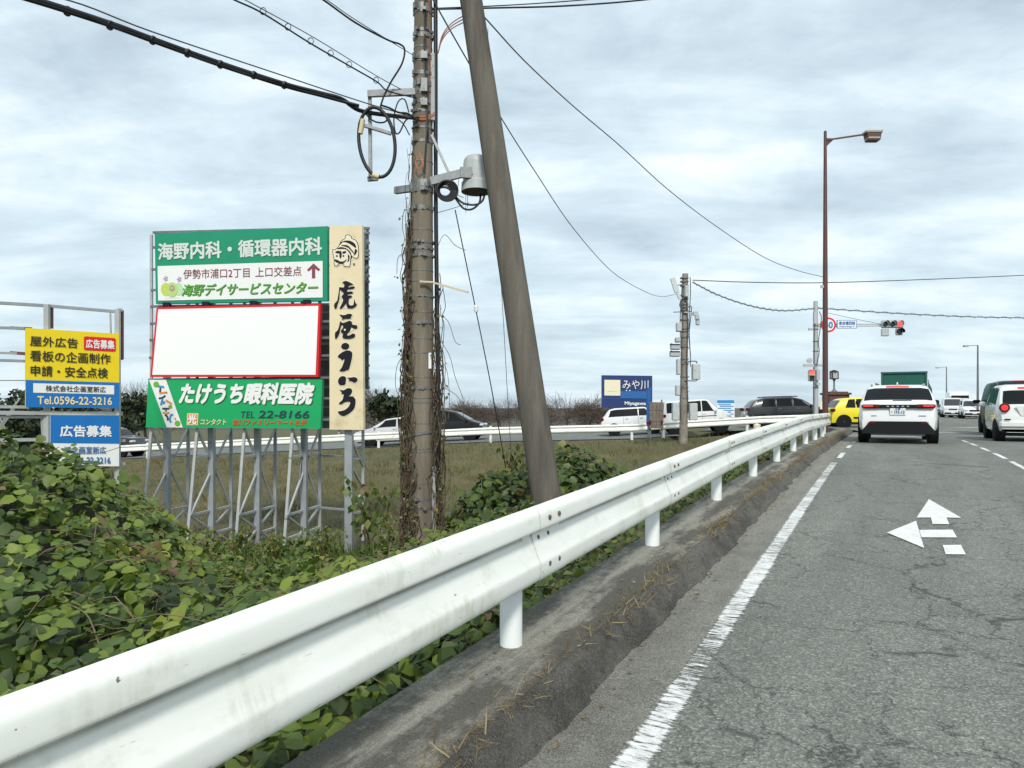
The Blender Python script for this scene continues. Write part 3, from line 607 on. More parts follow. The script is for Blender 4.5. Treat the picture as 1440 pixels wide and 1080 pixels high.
# ------------------------------------------------------------------ tall billboards
def P2(x, y, o, k): return (o[0]+x/k, o[1]+y/k)
mat('sign_green', (.004, .26, .135), .45, var=.07, vscale=1.3); mat('sign_green2', (.005, .36, .115), .42, var=.06, vscale=1.1); mat('sign_white', (.80, .81, .80), .45, dirt=(.72, .73, .71), dscale=2.2, dth=(.58, .85)); mat('sign_blank', (.88, .88, .88), .4)
mat('sign_red', (.68, .008, .012), .45); mat('cream', (.75, .645, .42), .6, var=.05, vscale=1.5, dirt=(.56, .46, .27), dscale=2, dth=(.55, .75)); mat('cream_pale', (.78, .71, .53), .6)
mat('ink', (.012, .013, .02), .6, spec=.2); mat('text_silver', (.62, .68, .65), .4, var=.06); mat('text_maroon', (.23, .045, .075), .5); mat('text_green', (.09, .36, .03), .5); mat('text_green_dark', (.03, .15, .02), .5)
mat('text_orange', (.62, .10, .02), .5); mat('text_cream', (.80, .66, .36), .5); mat('deco_blue', (.03, .26, .55), .5); mat('deco_orange', (.68, .24, .06), .5); mat('deco_leaf', (.14, .42, .02), .5); mat('deco_dark', (.02, .04, .07), .5)
mat('gourd_yellow', (.50, .62, .10), .5); mat('gourd_lime', (.44, .62, .18), .5); mat('gourd_mint', (.45, .70, .40), .5); mat('petal', (.45, .32, .50), .5); mat('flower_mid', (.42, .25, .30), .5)
mat('steel_grey', (.34, .365, .385), .5, .35, var=.12, vscale=4, dirt=(.2, .17, .13), dscale=6, dth=(.66, .8)); mat('steel_dark', (.16, .17, .18), .6, .2, var=.2); mat('steel_pale', (.42, .435, .43), .5, .25, var=.1, dirt=(.24, .18, .13), dscale=8, dth=(.66, .78)); mat('sheet_grey', (.36, .40, .40), .55, .2, var=.12)
def dep(px): return 16.4+(px-211)/(455-211)*(15.6-16.4)
o1 = (200., 300.); k1 = 1080/330.
def Wd(x, y, extra=0.): return W(x, y, dep(x)+extra)
# upper green board
A = Board(Wd(217.4, 328.5), Wd(460.3, 318), Wd(460.4, 423), Wd(219.2, 427.3))
A.panel('signboard', M['sign_green'], .10, 'green and white clinic board with silver lettering and a maroon arrow', 'sign', 'boards on the tall billboard frame')
A.rect('white_panel', .016, .045, .975, .535, M['sign_white'], .010)
A.text('海野内科・循環器内科', .02, .615, .972, .86, M['text_silver'], .032, off=.012)
A.text('伊勢市浦口2丁目', .172, .34, .562, .475, M['text_maroon'], .006); A.text('上口交差点', .595, .34, .858, .475, M['text_maroon'], .006)
A.poly('arrow', [(.925, .505), (.888, .42), (.898, .40), (.916, .435), (.916, .305), (.934, .305), (.934, .435), (.952, .40), (.962, .42)], M['text_maroon'], .016)
A.text('海野デイサービスセンター', .162, .092, .952, .262, M['text_green_dark'], .02, .28, .013, 'lettering_shadow'); A.text('海野デイサービスセンター', .160, .098, .950, .268, M['text_green'], .02, .28, .020)
A.disc('gourd', .066, .20, .032, .095, M['gourd_yellow'], .013); A.disc('gourd', .142, .20, .028, .09, M['gourd_mint'], .016); A.disc('gourd', .103, .195, .034, .105, M['gourd_lime'], .019)
for u, v in ((.066, .355), (.148, .34)):
    A.poly('flower', [(u+.017*(1 if k % 2 else .45)*math.cos(k*math.pi/5), v+.05*(1 if k % 2 else .45)*math.sin(k*math.pi/5)) for k in range(10)], M['petal'], .022)
A.disc('flower', .103, .215, .016, .042, M['flower_mid'], .024); A.disc('flower_centre', .103, .215, .007, .018, M['gourd_lime'], .028)
A.rect('caption_line', .055, .075, .15, .082, M['text_silver'], .014)
# blank board with red rim
B = Board(Wd(220.2, 432, -.05), Wd(450.8, 426.8, -.05), Wd(447.2, 530, -.05), Wd(211.2, 530, -.05))
B.panel('signboard', M['sign_red'], .10, 'blank white board with a thick red rim, middle of the tall billboard', 'sign', 'boards on the tall billboard frame')
B.poly('white_face', [(.013, .03), (.986, .03), (.988, .968), (.013, .968)], M['sign_blank'], .006)
# lower green board
C = Board(Wd(208.6, 533.8), Wd(453.2, 533.5), Wd(450.6, 602.8), Wd(204.8, 601.2))
C.panel('signboard', M['sign_green2'], .10, 'bright green eye clinic board with white slanted lettering and telephone number', 'sign', 'boards on the tall billboard frame')
C.poly('white_band', [(.006, .995), (.108, .995), (.222, .005), (.128, .005)], M['sign_white'], .008)
C.text('たけうち眼科医院', .197, .475, .967, .925, M['text_green_dark'], .03, .22, .012, 'lettering_shadow'); C.text('たけうち眼科医院', .192, .485, .962, .94, M['sign_white'], .05, .22, .020)
C.text('TEL', .555, .215, .632, .345, M['deco_dark'], .0, .12); C.text('22-8166', .655, .21, .938, .365, M['deco_dark'], .012, .12)
C.text('宮川ファミリーマート右折', .512, .06, .928, .18, M['text_orange'], .018, .15); C.text('コンタクト', .325, .065, .475, .185, M['text_cream'], .022, .1)
C.rect('square_emblem', .245, .055, .31, .30, M['text_cream'], .010); C.rect('emblem_field', .250, .075, .305, .28, M['deco_orange'], .014)
C.text('光', .252, .08, .303, .275, M['sign_white'], .045, off=.020)
def cq(x, y):      # zoom3 view pixel -> uv of board C
    px, py = 200+x/14.4, 535+y/14.4; v = 1-(py-533.8)/67.6; l = 208.6-(1-v)*3.8; return ((px-l)/(452-l+ (v-1)*0), v)
def cst(mname, *pts, w=.011): return C.stroke('letter_stroke', [[(*cq(x, y), w) for x, y in pts]], M[mname], .016, 3.5)
cst('deco_blue', (340, 120), (460, 130)); cst('deco_blue', (460, 135), (455, 160), w=.008); cst('deco_dark', (390, 150), (380, 240)); cst('deco_orange', (370, 265), (440, 250), (525, 240)); cst('deco_orange', (522, 235), (515, 268), w=.009)
cst('deco_dark', (355, 365), (430, 350), (495, 305)); cst('deco_blue', (435, 370), (400, 500)); cst('deco_orange', (505, 400), (570, 440), (630, 480)); cst('deco_dark', (430, 570), (575, 572)); cst('deco_orange', (445, 640), (510, 670), (580, 650)); cst('deco_dark', (490, 690), (540, 740), (550, 810)); cst('deco_blue', (660, 700), (615, 700), (590, 800), (620, 850)); cst('deco_orange', (700, 750), (710, 800), w=.008)
for x, y, ru, m in ((302, 78, .0165, 'deco_leaf'), (460, 445, .009, 'deco_blue'), (600, 530, .011, 'deco_leaf'), (755, 865, .0165, 'deco_leaf'), (512, 612, .005, 'deco_dark')):
    u, v = cq(x, y); C.disc('round_mark', u, v, ru, ru*3.5, M[m], .022)
# cream upright board with the tiger emblem and brush lettering
D = Board(W(463.4, 317.8, 15.5), W(509.2, 316.8, 15.35), W(511.2, 604.6, 15.35), W(463.4, 604, 15.5))
D.panel('signboard', M['cream'], .10, 'tall narrow cream board with a striped animal emblem and black brush lettering', 'sign', 'boards on the tall billboard frame')
AS = 47./287.
def dq(px, py): l, r = 463.4, 509.2+(py-317)*2./287; return ((px-l)/(r-l), 1-(py-317.5)/286.8)
def dpoly(name, pts, mname, off, o, k): return D.poly(name, [dq(o[0]+x/k, o[1]+y/k) for x, y in pts], M[mname], off)
def smoothpoly(pts, n=4):
    P = [V((x, y, 0)) for x, y in pts]; P = P[-2:]+P+P[:2]; c = cr(P, n); m = (len(pts))*n; s = 2*n; return [(p.x, p.y) for p in c[s:s+m]]
kA, oA = 617/60., (460, 385); kB, oB = 540/60., (460, 480); kT, oT = 687/70., (455, 310)
brush = [([(225, 130), (255, 108), (300, 112), (375, 150), (378, 165), (330, 175), (310, 200), (370, 185), (405, 190), (395, 215), (350, 228), (300, 232), (300, 262), (345, 258), (380, 268), (370, 290), (320, 300), (300, 318), (355, 315), (362, 345), (325, 360), (318, 400), (318, 440), (345, 460), (385, 450), (395, 375), (405, 380), (412, 420), (435, 445), (415, 480), (370, 505), (310, 500), (285, 470), (282, 430), (250, 470), (210, 508), (185, 500), (215, 440), (238, 380), (212, 330), (245, 290), (222, 262), (190, 240), (185, 350), (160, 440), (140, 500), (115, 505), (103, 460), (120, 420), (150, 390), (165, 310), (178, 225), (182, 195), (240, 200), (252, 180), (250, 150)], oA, kA, 2),
 ([(185, 590), (250, 600), (320, 578), (368, 595), (350, 625), (345, 650), (260, 655), (215, 668), (225, 645), (205, 620)], oA, kA, 3),
 ([(193, 685), (215, 705), (250, 710), (330, 680), (365, 705), (372, 740), (430, 745), (443, 780), (420, 800), (375, 790), (355, 775), (335, 830), (290, 880), (320, 895), (375, 865), (410, 880), (395, 925), (310, 945), (240, 935), (225, 905), (235, 870), (208, 850), (205, 820), (235, 780), (228, 745), (205, 760), (185, 860), (150, 930), (125, 943), (118, 920), (120, 850), (155, 820), (180, 750)], oA, kA, 2),
 ([(210, 1040), (235, 1008), (280, 1000), (320, 1025), (322, 1060), (290, 1095), (245, 1095), (212, 1070)], oA, kA, 3),
 ([(138, 195), (165, 160), (215, 128), (270, 115), (315, 135), (323, 170), (310, 250), (280, 355), (245, 368), (215, 383), (160, 375), (190, 330), (215, 265), (222, 225), (195, 240), (170, 218)], oB, kB, 3),
 ([(142, 500), (165, 455), (205, 440), (240, 455), (242, 500), (232, 545), (195, 557), (155, 545)], oB, kB, 3),
 ([(258, 462), (310, 458), (350, 452), (385, 470), (385, 500), (350, 523), (310, 505), (275, 500), (285, 482)], oB, kB, 3),
 ([(162, 612), (215, 620), (255, 595), (300, 595), (322, 625), (305, 670), (280, 695), (325, 695), (360, 730), (362, 790), (340, 860), (270, 920), (210, 947), (160, 925), (142, 890), (190, 880), (240, 860), (280, 820), (295, 780), (285, 765), (230, 770), (180, 800), (152, 785), (195, 745), (210, 700), (210, 670), (185, 668), (185, 640)], oB, kB, 3)]
def grow(pts, e):
    n = len(pts); ar = sum(pts[i][0]*pts[(i+1) % n][1]-pts[(i+1) % n][0]*pts[i][1] for i in range(n)); sg = 1 if ar > 0 else -1; out = []
    for i in range(n):
        a, b, c = pts[i-1], pts[i], pts[(i+1) % n]; dx, dy = c[0]-a[0], c[1]-a[1]; l = math.hypot(dx, dy) or 1; out.append((b[0]+dy/l*e*sg, b[1]-dx/l*e*sg))
    return out
for i, (pts, o, k, n) in enumerate(brush):
    p = smoothpoly(pts, n); dpoly('lettering_halo', grow(p, 9), 'cream_pale', .006, o, k); dpoly('lettering', p, 'ink', .014, o, k)
p = [oA[0]+262/kA, oA[1]+812/kA]; u, v = dq(*p); D.disc('lettering_gap', u, v, .03, .03*AS, M['cream_pale'], .02)
# emblem: outline then pale body then stripes
body = smoothpoly([(150, 545), (135, 470), (128, 405), (165, 405), (215, 355), (250, 280), (300, 255), (305, 215), (345, 200), (385, 225), (395, 255), (450, 280), (480, 340), (488, 430), (478, 520), (430, 522), (398, 500), (385, 490), (378, 560), (365, 635), (320, 640), (285, 632), (280, 600), (210, 600), (205, 625), (160, 625), (150, 590)], 3)
dpoly('emblem_halo', grow(body, 16), 'cream_pale', .006, oT, kT); dpoly('emblem_outline', grow(body, 5), 'ink', .010, oT, kT); dpoly('emblem_body', grow(body, -5), 'cream_pale', .014, oT, kT)
for pts in ([(215, 350), (250, 300), (330, 310), (400, 350), (455, 390), (440, 330), (370, 285), (290, 285), (255, 300), (235, 330)], [(240, 345), (330, 345), (380, 390), (425, 450), (428, 470), (400, 440), (350, 385), (290, 360)], [(190, 395), (240, 370), (310, 385), (370, 430), (392, 490), (385, 495), (360, 450), (320, 405), (260, 395)],
            [(165, 440), (200, 420), (230, 430), (225, 455), (190, 455)], [(265, 440), (300, 425), (322, 440), (300, 458), (268, 460)], [(228, 430), (252, 430), (255, 500), (240, 530), (225, 500)], [(150, 540), (195, 545), (235, 568), (290, 565), (325, 535), (318, 560), (285, 590), (225, 590), (180, 580)], [(340, 470), (365, 500), (358, 560), (335, 580), (345, 530)], [(440, 400), (470, 420), (450, 470), (425, 490), (432, 450)]):
    dpoly('emblem_stripe', smoothpoly(pts, 2), 'ink', .019, oT, kT)
for x in (190, 280):
    u, v = dq(oT[0]+x/kT, oT[1]+492/kT); D.disc('emblem_eye', u, v, .03, .025*AS, M['ink'], .021)
u, v = dq(oT[0]+425/kT, oT[1]+608/kT); D.disc('round_mark', u, v, .035, .035*AS, M['steel_dark'], .016)
# the lattice that carries the boards
fr = thing('billboard_frame', 'tall grey steel lattice frame standing behind the green, blank and cream boards', 'frame', tuple(W(330, 775, 16.4)))
fwd = (V((0, 0, EYE))-W(330, 500, 16)); fwd.z = 0; fwd.normalize(); nrm = -A.n.copy(); nrm.z = 0; nrm.normalize(); GZ = EYE-3.35
def at(px, py, ex): return W(px, py, dep(px)+ex)
legs = [(213, 203), (277.5, 267), (344, 335), (411.5, 403)]; rear_t = []
for i, (xt, xb) in enumerate(legs):
    top = at(xt, 330, .16); knee = at(xt, 604, .16); foot = at(xb, 722, -.08); f2 = knee+(foot-knee)*1.55
    mid_top = top+nrm*.55; mid_bot = V((mid_top.x, mid_top.y, GZ)); r_top = top+nrm*1.35; r_bot = V((r_top.x, r_top.y, GZ)); kz_ = knee+nrm*.55
    mb = MB(); mb.bar(top, knee, .055, .055); mb.bar(knee, f2, .06, .06); mb.build('front_leg', M['steel_pale'], fr)
    mb = MB(); mb.bar(mid_bot, mid_top, .15, .13); mb.build('column', M['steel_grey'], fr)
    mb = MB(); mb.bar(r_bot, r_top, .07, .07); mb.build('rear_leg', M['steel_grey'], fr)
    def lvl(line0, line1, z): u = (z-line0.z)/(line1.z-line0.z); return line0.lerp(line1, u)
    z0, z1, z2, z3 = knee.z, lvl(knee, f2, W(xb, 643, dep(xb)).z).z, lvl(knee, f2, W(xb, 724, dep(xb)).z).z, f2.z+.1
    mb = MB(); rr = lambda z: lvl(r_bot, r_top, z); ff = lambda z: lvl(knee, f2, z)
    for a, b in ((z0, z2), (z2, z3)):
        mb.bar(ff(a), rr(b), .045, .045); mb.bar(ff(b)+V((.03, 0, 0)), rr(a), .045, .045)
    for z in (z1, z2, z3+.35): mb.bar(ff(z), rr(z), .05, .05)
    mb.build('brace', M['steel_pale'], fr)
    legs[i] = (top, knee, f2, r_top, r_bot, ff, rr, z1, z2, z3)
for zi in (7, 8):
    for a, b in zip(legs[:-1], legs[1:]):
        mb = MB(); mb.bar(a[5](a[zi]), b[5](b[zi]), .06, .06); mb.build('rail', M['steel_pale'], fr)
        mb = MB(); mb.bar(a[6](a[zi]), b[6](b[zi]), .05, .05); mb.build('rail', M['steel_grey'], fr)
mb = MB()
for a, b in zip(legs[:-1], legs[1:]): mb.bar(a[6](a[7]+.6), b[6](b[8]), .035, .035); mb.bar(a[6](a[8]), b[6](b[7]+.6), .035, .035); mb.bar(a[6](a[9]+.35), b[6](b[9]+.35), .05); mb.bar(a[6](a[8]), b[6](b[9]+.3), .035); mb.bar(a[6](a[9]+.3), b[6](b[8]), .035); mb.bar(a[5](a[7]+.55)-nrm*-.5, b[5](b[8])-nrm*-.5, .03); mb.bar(a[5](a[8])+nrm*.5, b[5](b[7]+.55)+nrm*.5, .03)
mb.build('rear_brace', M['steel_grey'], fr)
for py in (324, 345, 376, 405, 428, 452, 475, 500, 531, 560, 590):        # rails behind the boards, their ends showing at both sides
    mb = MB(); mb.bar(at(215.5+(py-324)*-.03, py+3, .14), at(464, py-3 if py < 420 else py, .14), .05, .05); mb.build('rail', M['steel_dark'], fr)
# clips between the two upper boards
for px in (235, 290, 357, 432):
    mb = MB(); mb.box(Wd(px, 428.5-(px-235)*.018, .0), (.16, .10, .10), TH); mb.build('clip', M['ink'], fr)
# frame behind the cream board
for px, ex, w, pt, pb, n_ in ((491, .25, .19, 330, 790, 'column'), (510.5, 1.05, .07, 330, 760, 'rear_leg'), (477, .15, .06, 330, 610, 'front_leg')):
    mb = MB(); mb.bar(W(px, pb, 15.4+ex), W(px, pt, 15.4+ex), w, w*.85); mb.build(n_, M['steel_grey'] if w > .1 else M['steel_pale'], fr)
mb = MB()
for a, b in ((618, 655), (655, 685), (720, 690), (645, 645), (722, 720)): mb.bar(W(494, a, 15.65), W(510, b, 16.4), .045)
mb.build('brace', M['steel_pale'], fr)
for y in (643, 719):
    mb = MB(); mb.bar(legs[3][6](W(430, y, 16.6).z), W(510, y, 16.45), .045); mb.build('rail', M['steel_grey'], fr)
# boards facing the other way, seen from the back
R2 = Board(W(468, 322, 16.9), W(517.5, 320, 16.7), W(517.5, 546, 16.7), W(468, 546, 16.9)); R2.panel('signboard', M['sheet_grey'], -.05, 'grey back of a narrow board showing just right of the cream board', 'sign', 'boards on the tall billboard frame')
R3 = Board(W(428, 428, 17.3), W(468, 428, 17.2), W(468, 602, 17.2), W(428, 602, 17.3)); R3.panel('signboard', M['steel_dark'], -.05, 'dark back of a board in the gap between the cream board and the blank one', 'sign', 'boards on the tall billboard frame')
for py in (321, 327.5, 341.5, 353, 358.5, 364, 376, 388, 396, 411, 418, 430, 445, 461, 467, 480, 498, 514, 532, 545, 565):
    mb = MB(); mb.bar(W(469, py, 16.66), W(519.5, py, 16.5), .055, .05); mb.build('rail', M['steel_dark'], fr)
for py in (440, 460, 463, 474, 484, 500, 506, 530, 545, 573, 588):
    mb = MB(); mb.bar(W(440, py, 17.05), W(468, py-1, 16.95), .05, .05); mb.build('rail', M['steel_grey'], fr)
mb = MB(); mb.bar(W(517, 320, 16.62), W(517, 548, 16.62), .05); mb.build('upright', M['steel_dark'], fr)

# ------------------------------------------------------------------ low frame with the yellow and blue signs
mat('sign_yellow', (.82, .62, .004), .45, var=.03); mat('sign_blue', (.006, .155, .47), .42, var=.05); mat('text_black', (.02, .015, .01), .5); mat('red_lead', (.17, .06, .055), .7, var=.25, vscale=9); mat('text_navy', (.02, .14, .33), .5)
def d2(px): return 13.0+(px-36)/131.5*1.0
def Wl(x, y, e=0.): return W(x, y, d2(x)+e)
Yb = Board(Wl(36, 461), Wl(167.5, 469.4), Wl(167.8, 574.2), Wl(36, 572.6)); Yb.panel('signboard', M['sign_yellow'], .08, 'yellow and blue sign with black lettering and a small red patch', 'sign')
Yb.poly('blue_panel', [(0, 0), (1, 0), (1, .345), (0, .345)], M['sign_blue'], .006)
Yb.text('屋外広告', .042, .775, .54, .905, M['text_black'], .012); Yb.text('看板の企画制作', .042, .585, .90, .725, M['text_black'], .012); Yb.text('申請・安全点検', .048, .395, .87, .535, M['text_black'], .012)
rp = [(.605, .77), (.62, .757), (.945, .757), (.96, .77), (.96, .925), (.945, .938), (.62, .938), (.605, .925)]
Yb.poly('red_patch', rp, M['sign_red'], .008); Yb.text('広告募集', .625, .785, .945, .905, M['sign_white'], .03)
Yb.rect('white_strip', .075, .185, .94, .305, M['sign_white'], .012); Yb.text('株式会社企画室新広', .20, .205, .845, .285, M['text_black'], .01, off=.018); Yb.text('Tel.0596-22-3216', .115, .04, .915, .145, M['text_cream'], .02)
Lb = Board(Wl(70.8, 584), Wl(167.5, 584), Wl(167.5, 655.8), Wl(70.8, 654)); Lb.panel('signboard', M['sign_white'], .08, 'smaller blue and white sign half covered by creeper leaves', 'sign')
Lb.rect('blue_panel', 0, .445, 1, 1, M['sign_blue'], .006); Lb.text('広告募集', .13, .57, .885, .80, M['sign_white'], .03); Lb.text('㈱企画室新広', .19, .245, .80, .385, M['text_navy'], .012); Lb.text('0596-22-3216', .26, .05, .865, .175, M['text_navy'], .02)
f2 = thing('sign_frame', 'open scaffold of grey and rust-red posts and rails behind the yellow sign', 'frame', tuple(Wl(66, 690)))
for px, e in ((66, .1), (165.5, .1)):
    mb = MB(); mb.bar(Wl(px, 730, e), Wl(px, 428 if px < 100 else 435, e), .065, .09); mb.build('post', M['steel_pale'], f2)
    mb = MB(); mb.bar(Wl(px+3.4, 505 if px > 100 else 462, e+.12), Wl(px+3.4, 429 if px < 100 else 436, e+.12), .06, .12); mb.build('stiffener', M['red_lead'], f2)
for p, q, w, m in (((-70, 422), (66, 430), .055, 'steel_grey'), ((66, 430), (166, 438.5), .055, 'steel_grey'), ((-70, 459), (40, 462), .05, 'steel_grey'), ((14, 461), (45, 462.5), .055, 'red_lead'), ((-70, 494), (40, 497.5), .04, 'steel_pale'), ((14, 496), (45, 498), .055, 'red_lead'), ((-70, 504.5), (40, 508), .05, 'steel_grey'), ((-70, 535), (40, 535), .02, 'steel_grey'), ((-70, 571), (40, 572.5), .055, 'steel_pale'), ((-70, 580), (172, 581.5), .07, 'steel_pale'), ((-70, 586), (64, 586.5), .05, 'steel_pale'), ((-70, 620), (66, 618), .06, 'steel_pale'), ((162, 620), (176, 619.5), .05, 'steel_pale'), ((150, 652), (176, 652), .05, 'steel_pale'), ((150, 686), (174, 686), .05, 'steel_pale'), ((163, 504), (173, 504), .06, 'red_lead'), ((165, 436), (172, 436), .06, 'steel_grey'), ((60, 577), (66, 700), .06, 'steel_grey')):
    mb = MB(); mb.bar(Wl(*p, .14), Wl(*q, .14), w); mb.build('rail', M[m], f2)
mb = MB()
for p, q in (((-60, 680), (28, 560)), ((0, 588), (60, 720)), ((20, 575), (-40, 660)), ((155, 438), (156, 470))): mb.bar(Wl(*p, .5), Wl(*q, .5), .025)
mb.build('brace', M['steel_pale'], f2)

# ------------------------------------------------------------------ concrete pole with its fittings
def conc_pole(name, col, dark):
    m = bpy.data.materials.new(name); m.use_nodes = True; t = NT(m.node_tree); b = t.n['Principled BSDF']; o = t.new('ShaderNodeTexCoord').outputs['Object']
    c = t.ramp(t.noise(t.mapping(o, scale=(14, 14, .9)), 1., 6, .65), [(.3, [x*.72 for x in col]), (.68, col)])
    c = t.mix(t.ramp(t.noise(t.mapping(o, scale=(5, 5, .5), loc=(2, 1, 4)), 1.2, 5, .6), [(.46, 0.), (.66, .8)]), c, dark)
    c = t.mix(.6, c, t.ramp(t.noise(o, 60, 4, .7), [(.3, .75), (.7, 1.1)]), 'MULTIPLY')
    t.l.new(c, b.inputs['Base Color']); b.inputs['Roughness'].default_value = .9; b.inputs['Specular IOR Level'].default_value = .2
    bn = t.new('ShaderNodeBump', i={'Strength': .35, 'Distance': .01, 'Height': t.noise(o, 45, 5, .7)}); t.l.new(bn.outputs[0], b.inputs['Normal']); MATS[name] = m
conc_pole('pole_concrete', (.25, .218, .165), (.13, .115, .09)); conc_pole('brace_concrete', (.165, .15, .125), (.08, .074, .063))
mat('cable_black', (.012, .012, .013), .55); mat('cable_grey', (.07, .075, .08), .6); mat('band_steel', (.20, .20, .19), .5, .5, var=.4, vscale=40); mat('wire_orange', (.55, .17, .07), .6); mat('wire_copper', (.32, .12, .07), .6); mat('pvc_grey', (.36, .38, .37), .5, dirt=(.2, .2, .18), dscale=8); mat('guard_yellow', (.75, .46, .01), .5); mat('joint_cream', (.62, .52, .33), .6)
PD = 9.1
def Wp(px, py, e=0.): return W(px, py, PD+e)
pb = Wp(591, 760); pole = thing('utility_pole', 'weathered concrete utility pole strapped with steel bands, vines up its sides', 'pole', (pb.x, pb.y, pb.z))
p_lo = Wp(590.8, 870); p_hi = Wp(597.5, -440)
def rad(z): return .172-(z-(EYE-1.7))*.0086
def axis(py): u = (py-870)/(-440-870); p = p_lo.lerp(p_hi, u); return p
mb = MB(); zs = np.linspace(870, -440, 30); mb.tube([axis(y) for y in zs], [rad(axis(y).z) for y in zs], 28); mb.build('pole_shaft', M['pole_concrete'], pole, smooth=60)
def ring(py, w, th, name='band', m='band_steel', ears=True, tilt=0., seed=0):
    mb = MB(); c = axis(py); r = rad(c.z); mb.lathe([(r-.01, -w/2), (r+th, -w/2), (r+th, w/2), (r-.01, w/2)], c, seg=26, ax=(V((1, 0, tilt)), V((0, 1, 0)), V((0, 0, 1))))
    if ears:
        rr = random.Random(py)
        for k in range(11):
            a = rr.random()*6.28; mb.box(c+V((math.cos(a)*(r+th+.006), math.sin(a)*(r+th+.006), rr.uniform(-.2, .2)*w)), (.012, .03, w*.7), a)
        a = math.radians(-75+rr.uniform(-40, 40)); mb.box(c+V((math.cos(a)*(r+.025), math.sin(a)*(r+.025), 0)), (.04, .04, w*.9), a)
    return mb.build(name, M[m], pole)
for py, w in ((14, .10), (20, .05), (47, .05), (54, .07), (80, .05), (84, .09), (107, .06), (122, .10), (132, .09), (147, .06), (160, .04), (183, .03), (202, .045), (262, .12), (270, .06), (295, .07), (342, .045), (351, .05), (361, .05), (418, .03), (455, .05), (546, .05), (700, .045), (713, .04)): ring(py, w*.85, .005)
for py in (70, 90, 172, 230, 325, 382, 397, 440, 477, 497, 531, 560, 566, 595, 630, 634, 678, 740): ring(py, .012, .004, 'tie_wire', ears=False)
ring(611, .035, .012, 'band', ears=False, tilt=.22)
# cables rising up the right and over the front of the shaft
def side(py, a, k=1.03): c = axis(py); r = rad(c.z)*k; aa = math.radians(a)-TH*0; return c+V((math.cos(aa+TH)*r, math.sin(aa+TH)*r, 0))
for a, r in ((-4, .024), (8, .027), (20, .022)):
    mb = MB(); mb.tube(cr([side(y, a+2*math.sin(y*.03), 1.34+.05*math.sin(y*.011+a)) for y in range(-60, 680, 40)], 3), r, 8); mb.build('riser_cable', M['cable_black'], pole, smooth=60)
for a, r, y0, y1, m in ((-65, .012, -60, 250, 'cable_black'), (-60, .010, -60, 205, 'cable_black'), (-72, .009, 60, 262, 'cable_grey'), (-45, .006, -30, 160, 'wire_copper')):
    mb = MB(); mb.tube(cr([side(y, a+9*math.sin(y*.025+a), 1.06) for y in range(y0, y1, 22)], 3), r, 6); mb.build('riser_cable', M[m], pole, smooth=60)
mb = MB(); mb.bar(side(172, -18, 1.14), side(78, -18, 1.14), .05, .05); mb.build('conduit', M['pvc_grey'], pole)
mb = MB(); mb.tube([side(790, -22, 1.13), side(655, -22, 1.13)], .028, 10); mb.build('conduit', M['pvc_grey'], pole, smooth=60)
mb = MB(); mb.box(side(725, 0, 1.24), (.05, .03, .42), TH); mb.build('warning_cover', M['guard_yellow'], pole)
mb = MB()
for y in (705, 722, 738): mb.box(side(y, 0, 1.245), (.056, .036, .05), TH)
mb.build('warning_stripe', M['cable_black'], pole)
mb = MB(); mb.box(side(508, -40, 1.04), (.035, .02, .20), TH); mb.build('tag_plate', M['sign_white'], pole)
mb = MB(); mb.box(side(762, -48, 1.08), (.075, .02, .13), TH); mb.build('number_plate', M['sign_white'], pole)
# two junction clamps in front
for y in (122, 131, 150, 85, 262):
    mb = MB(); mb.box(side(y, -75, 1.12), (.08, .06, .085), TH); mb.build('clamp', M['galv'], pole)
# L-shaped steel arm to the left holding the cable loop
arm = thing('cable_bracket', 'L-shaped galvanised steel arm reaching left from the banded pole', 'bracket', tuple(Wp(548, 130)))
mb = MB(); mb.bar(Wp(584, 129, -.19), Wp(517, 132, -.19), .045, .08); mb.build('arm_bar', M['galv'], arm)
mb = MB(); mb.bar(Wp(520, 131, -.15), Wp(521, 252, -.15), .05, .04); mb.bar(Wp(517, 252, -.15), Wp(531, 251, -.15), .05, .05); mb.build('arm_drop', M['galv'], arm)
mb = MB(); mb.bar(Wp(504, 174, -.22), Wp(550, 188, -.22), .05, .035); mb.build('arm_strap', M['galv'], arm)
lp = thing('cable_loop', 'thick black cable coiled in an upright oval below the steel arm', 'cable', tuple(Wp(530, 250)))
mb = MB(); pts = [Wp(530+25.5*math.sin(a)-3*math.cos(a), 200-49*math.cos(a)+3*math.sin(a), -.26) for a in np.linspace(0, 2*math.pi, 40)]; mb.tube(pts, .022, 8); mb.build('coil', M['cable_black'], lp, smooth=60)
for px, py, q, w in ((509, 172, 188, 7), ):
    mb = MB(); mb.tube([Wp(510, 168, -.26), Wp(506.5, 188, -.26)], .032, 8); mb.build('joint_sleeve', M['joint_cream'], lp, smooth=60)
mb = MB(); mb.tube([Wp(524, 246, -.26), Wp(533, 249, -.26)], .034, 8); mb.build('joint_sleeve', M['joint_cream'], lp, smooth=60)
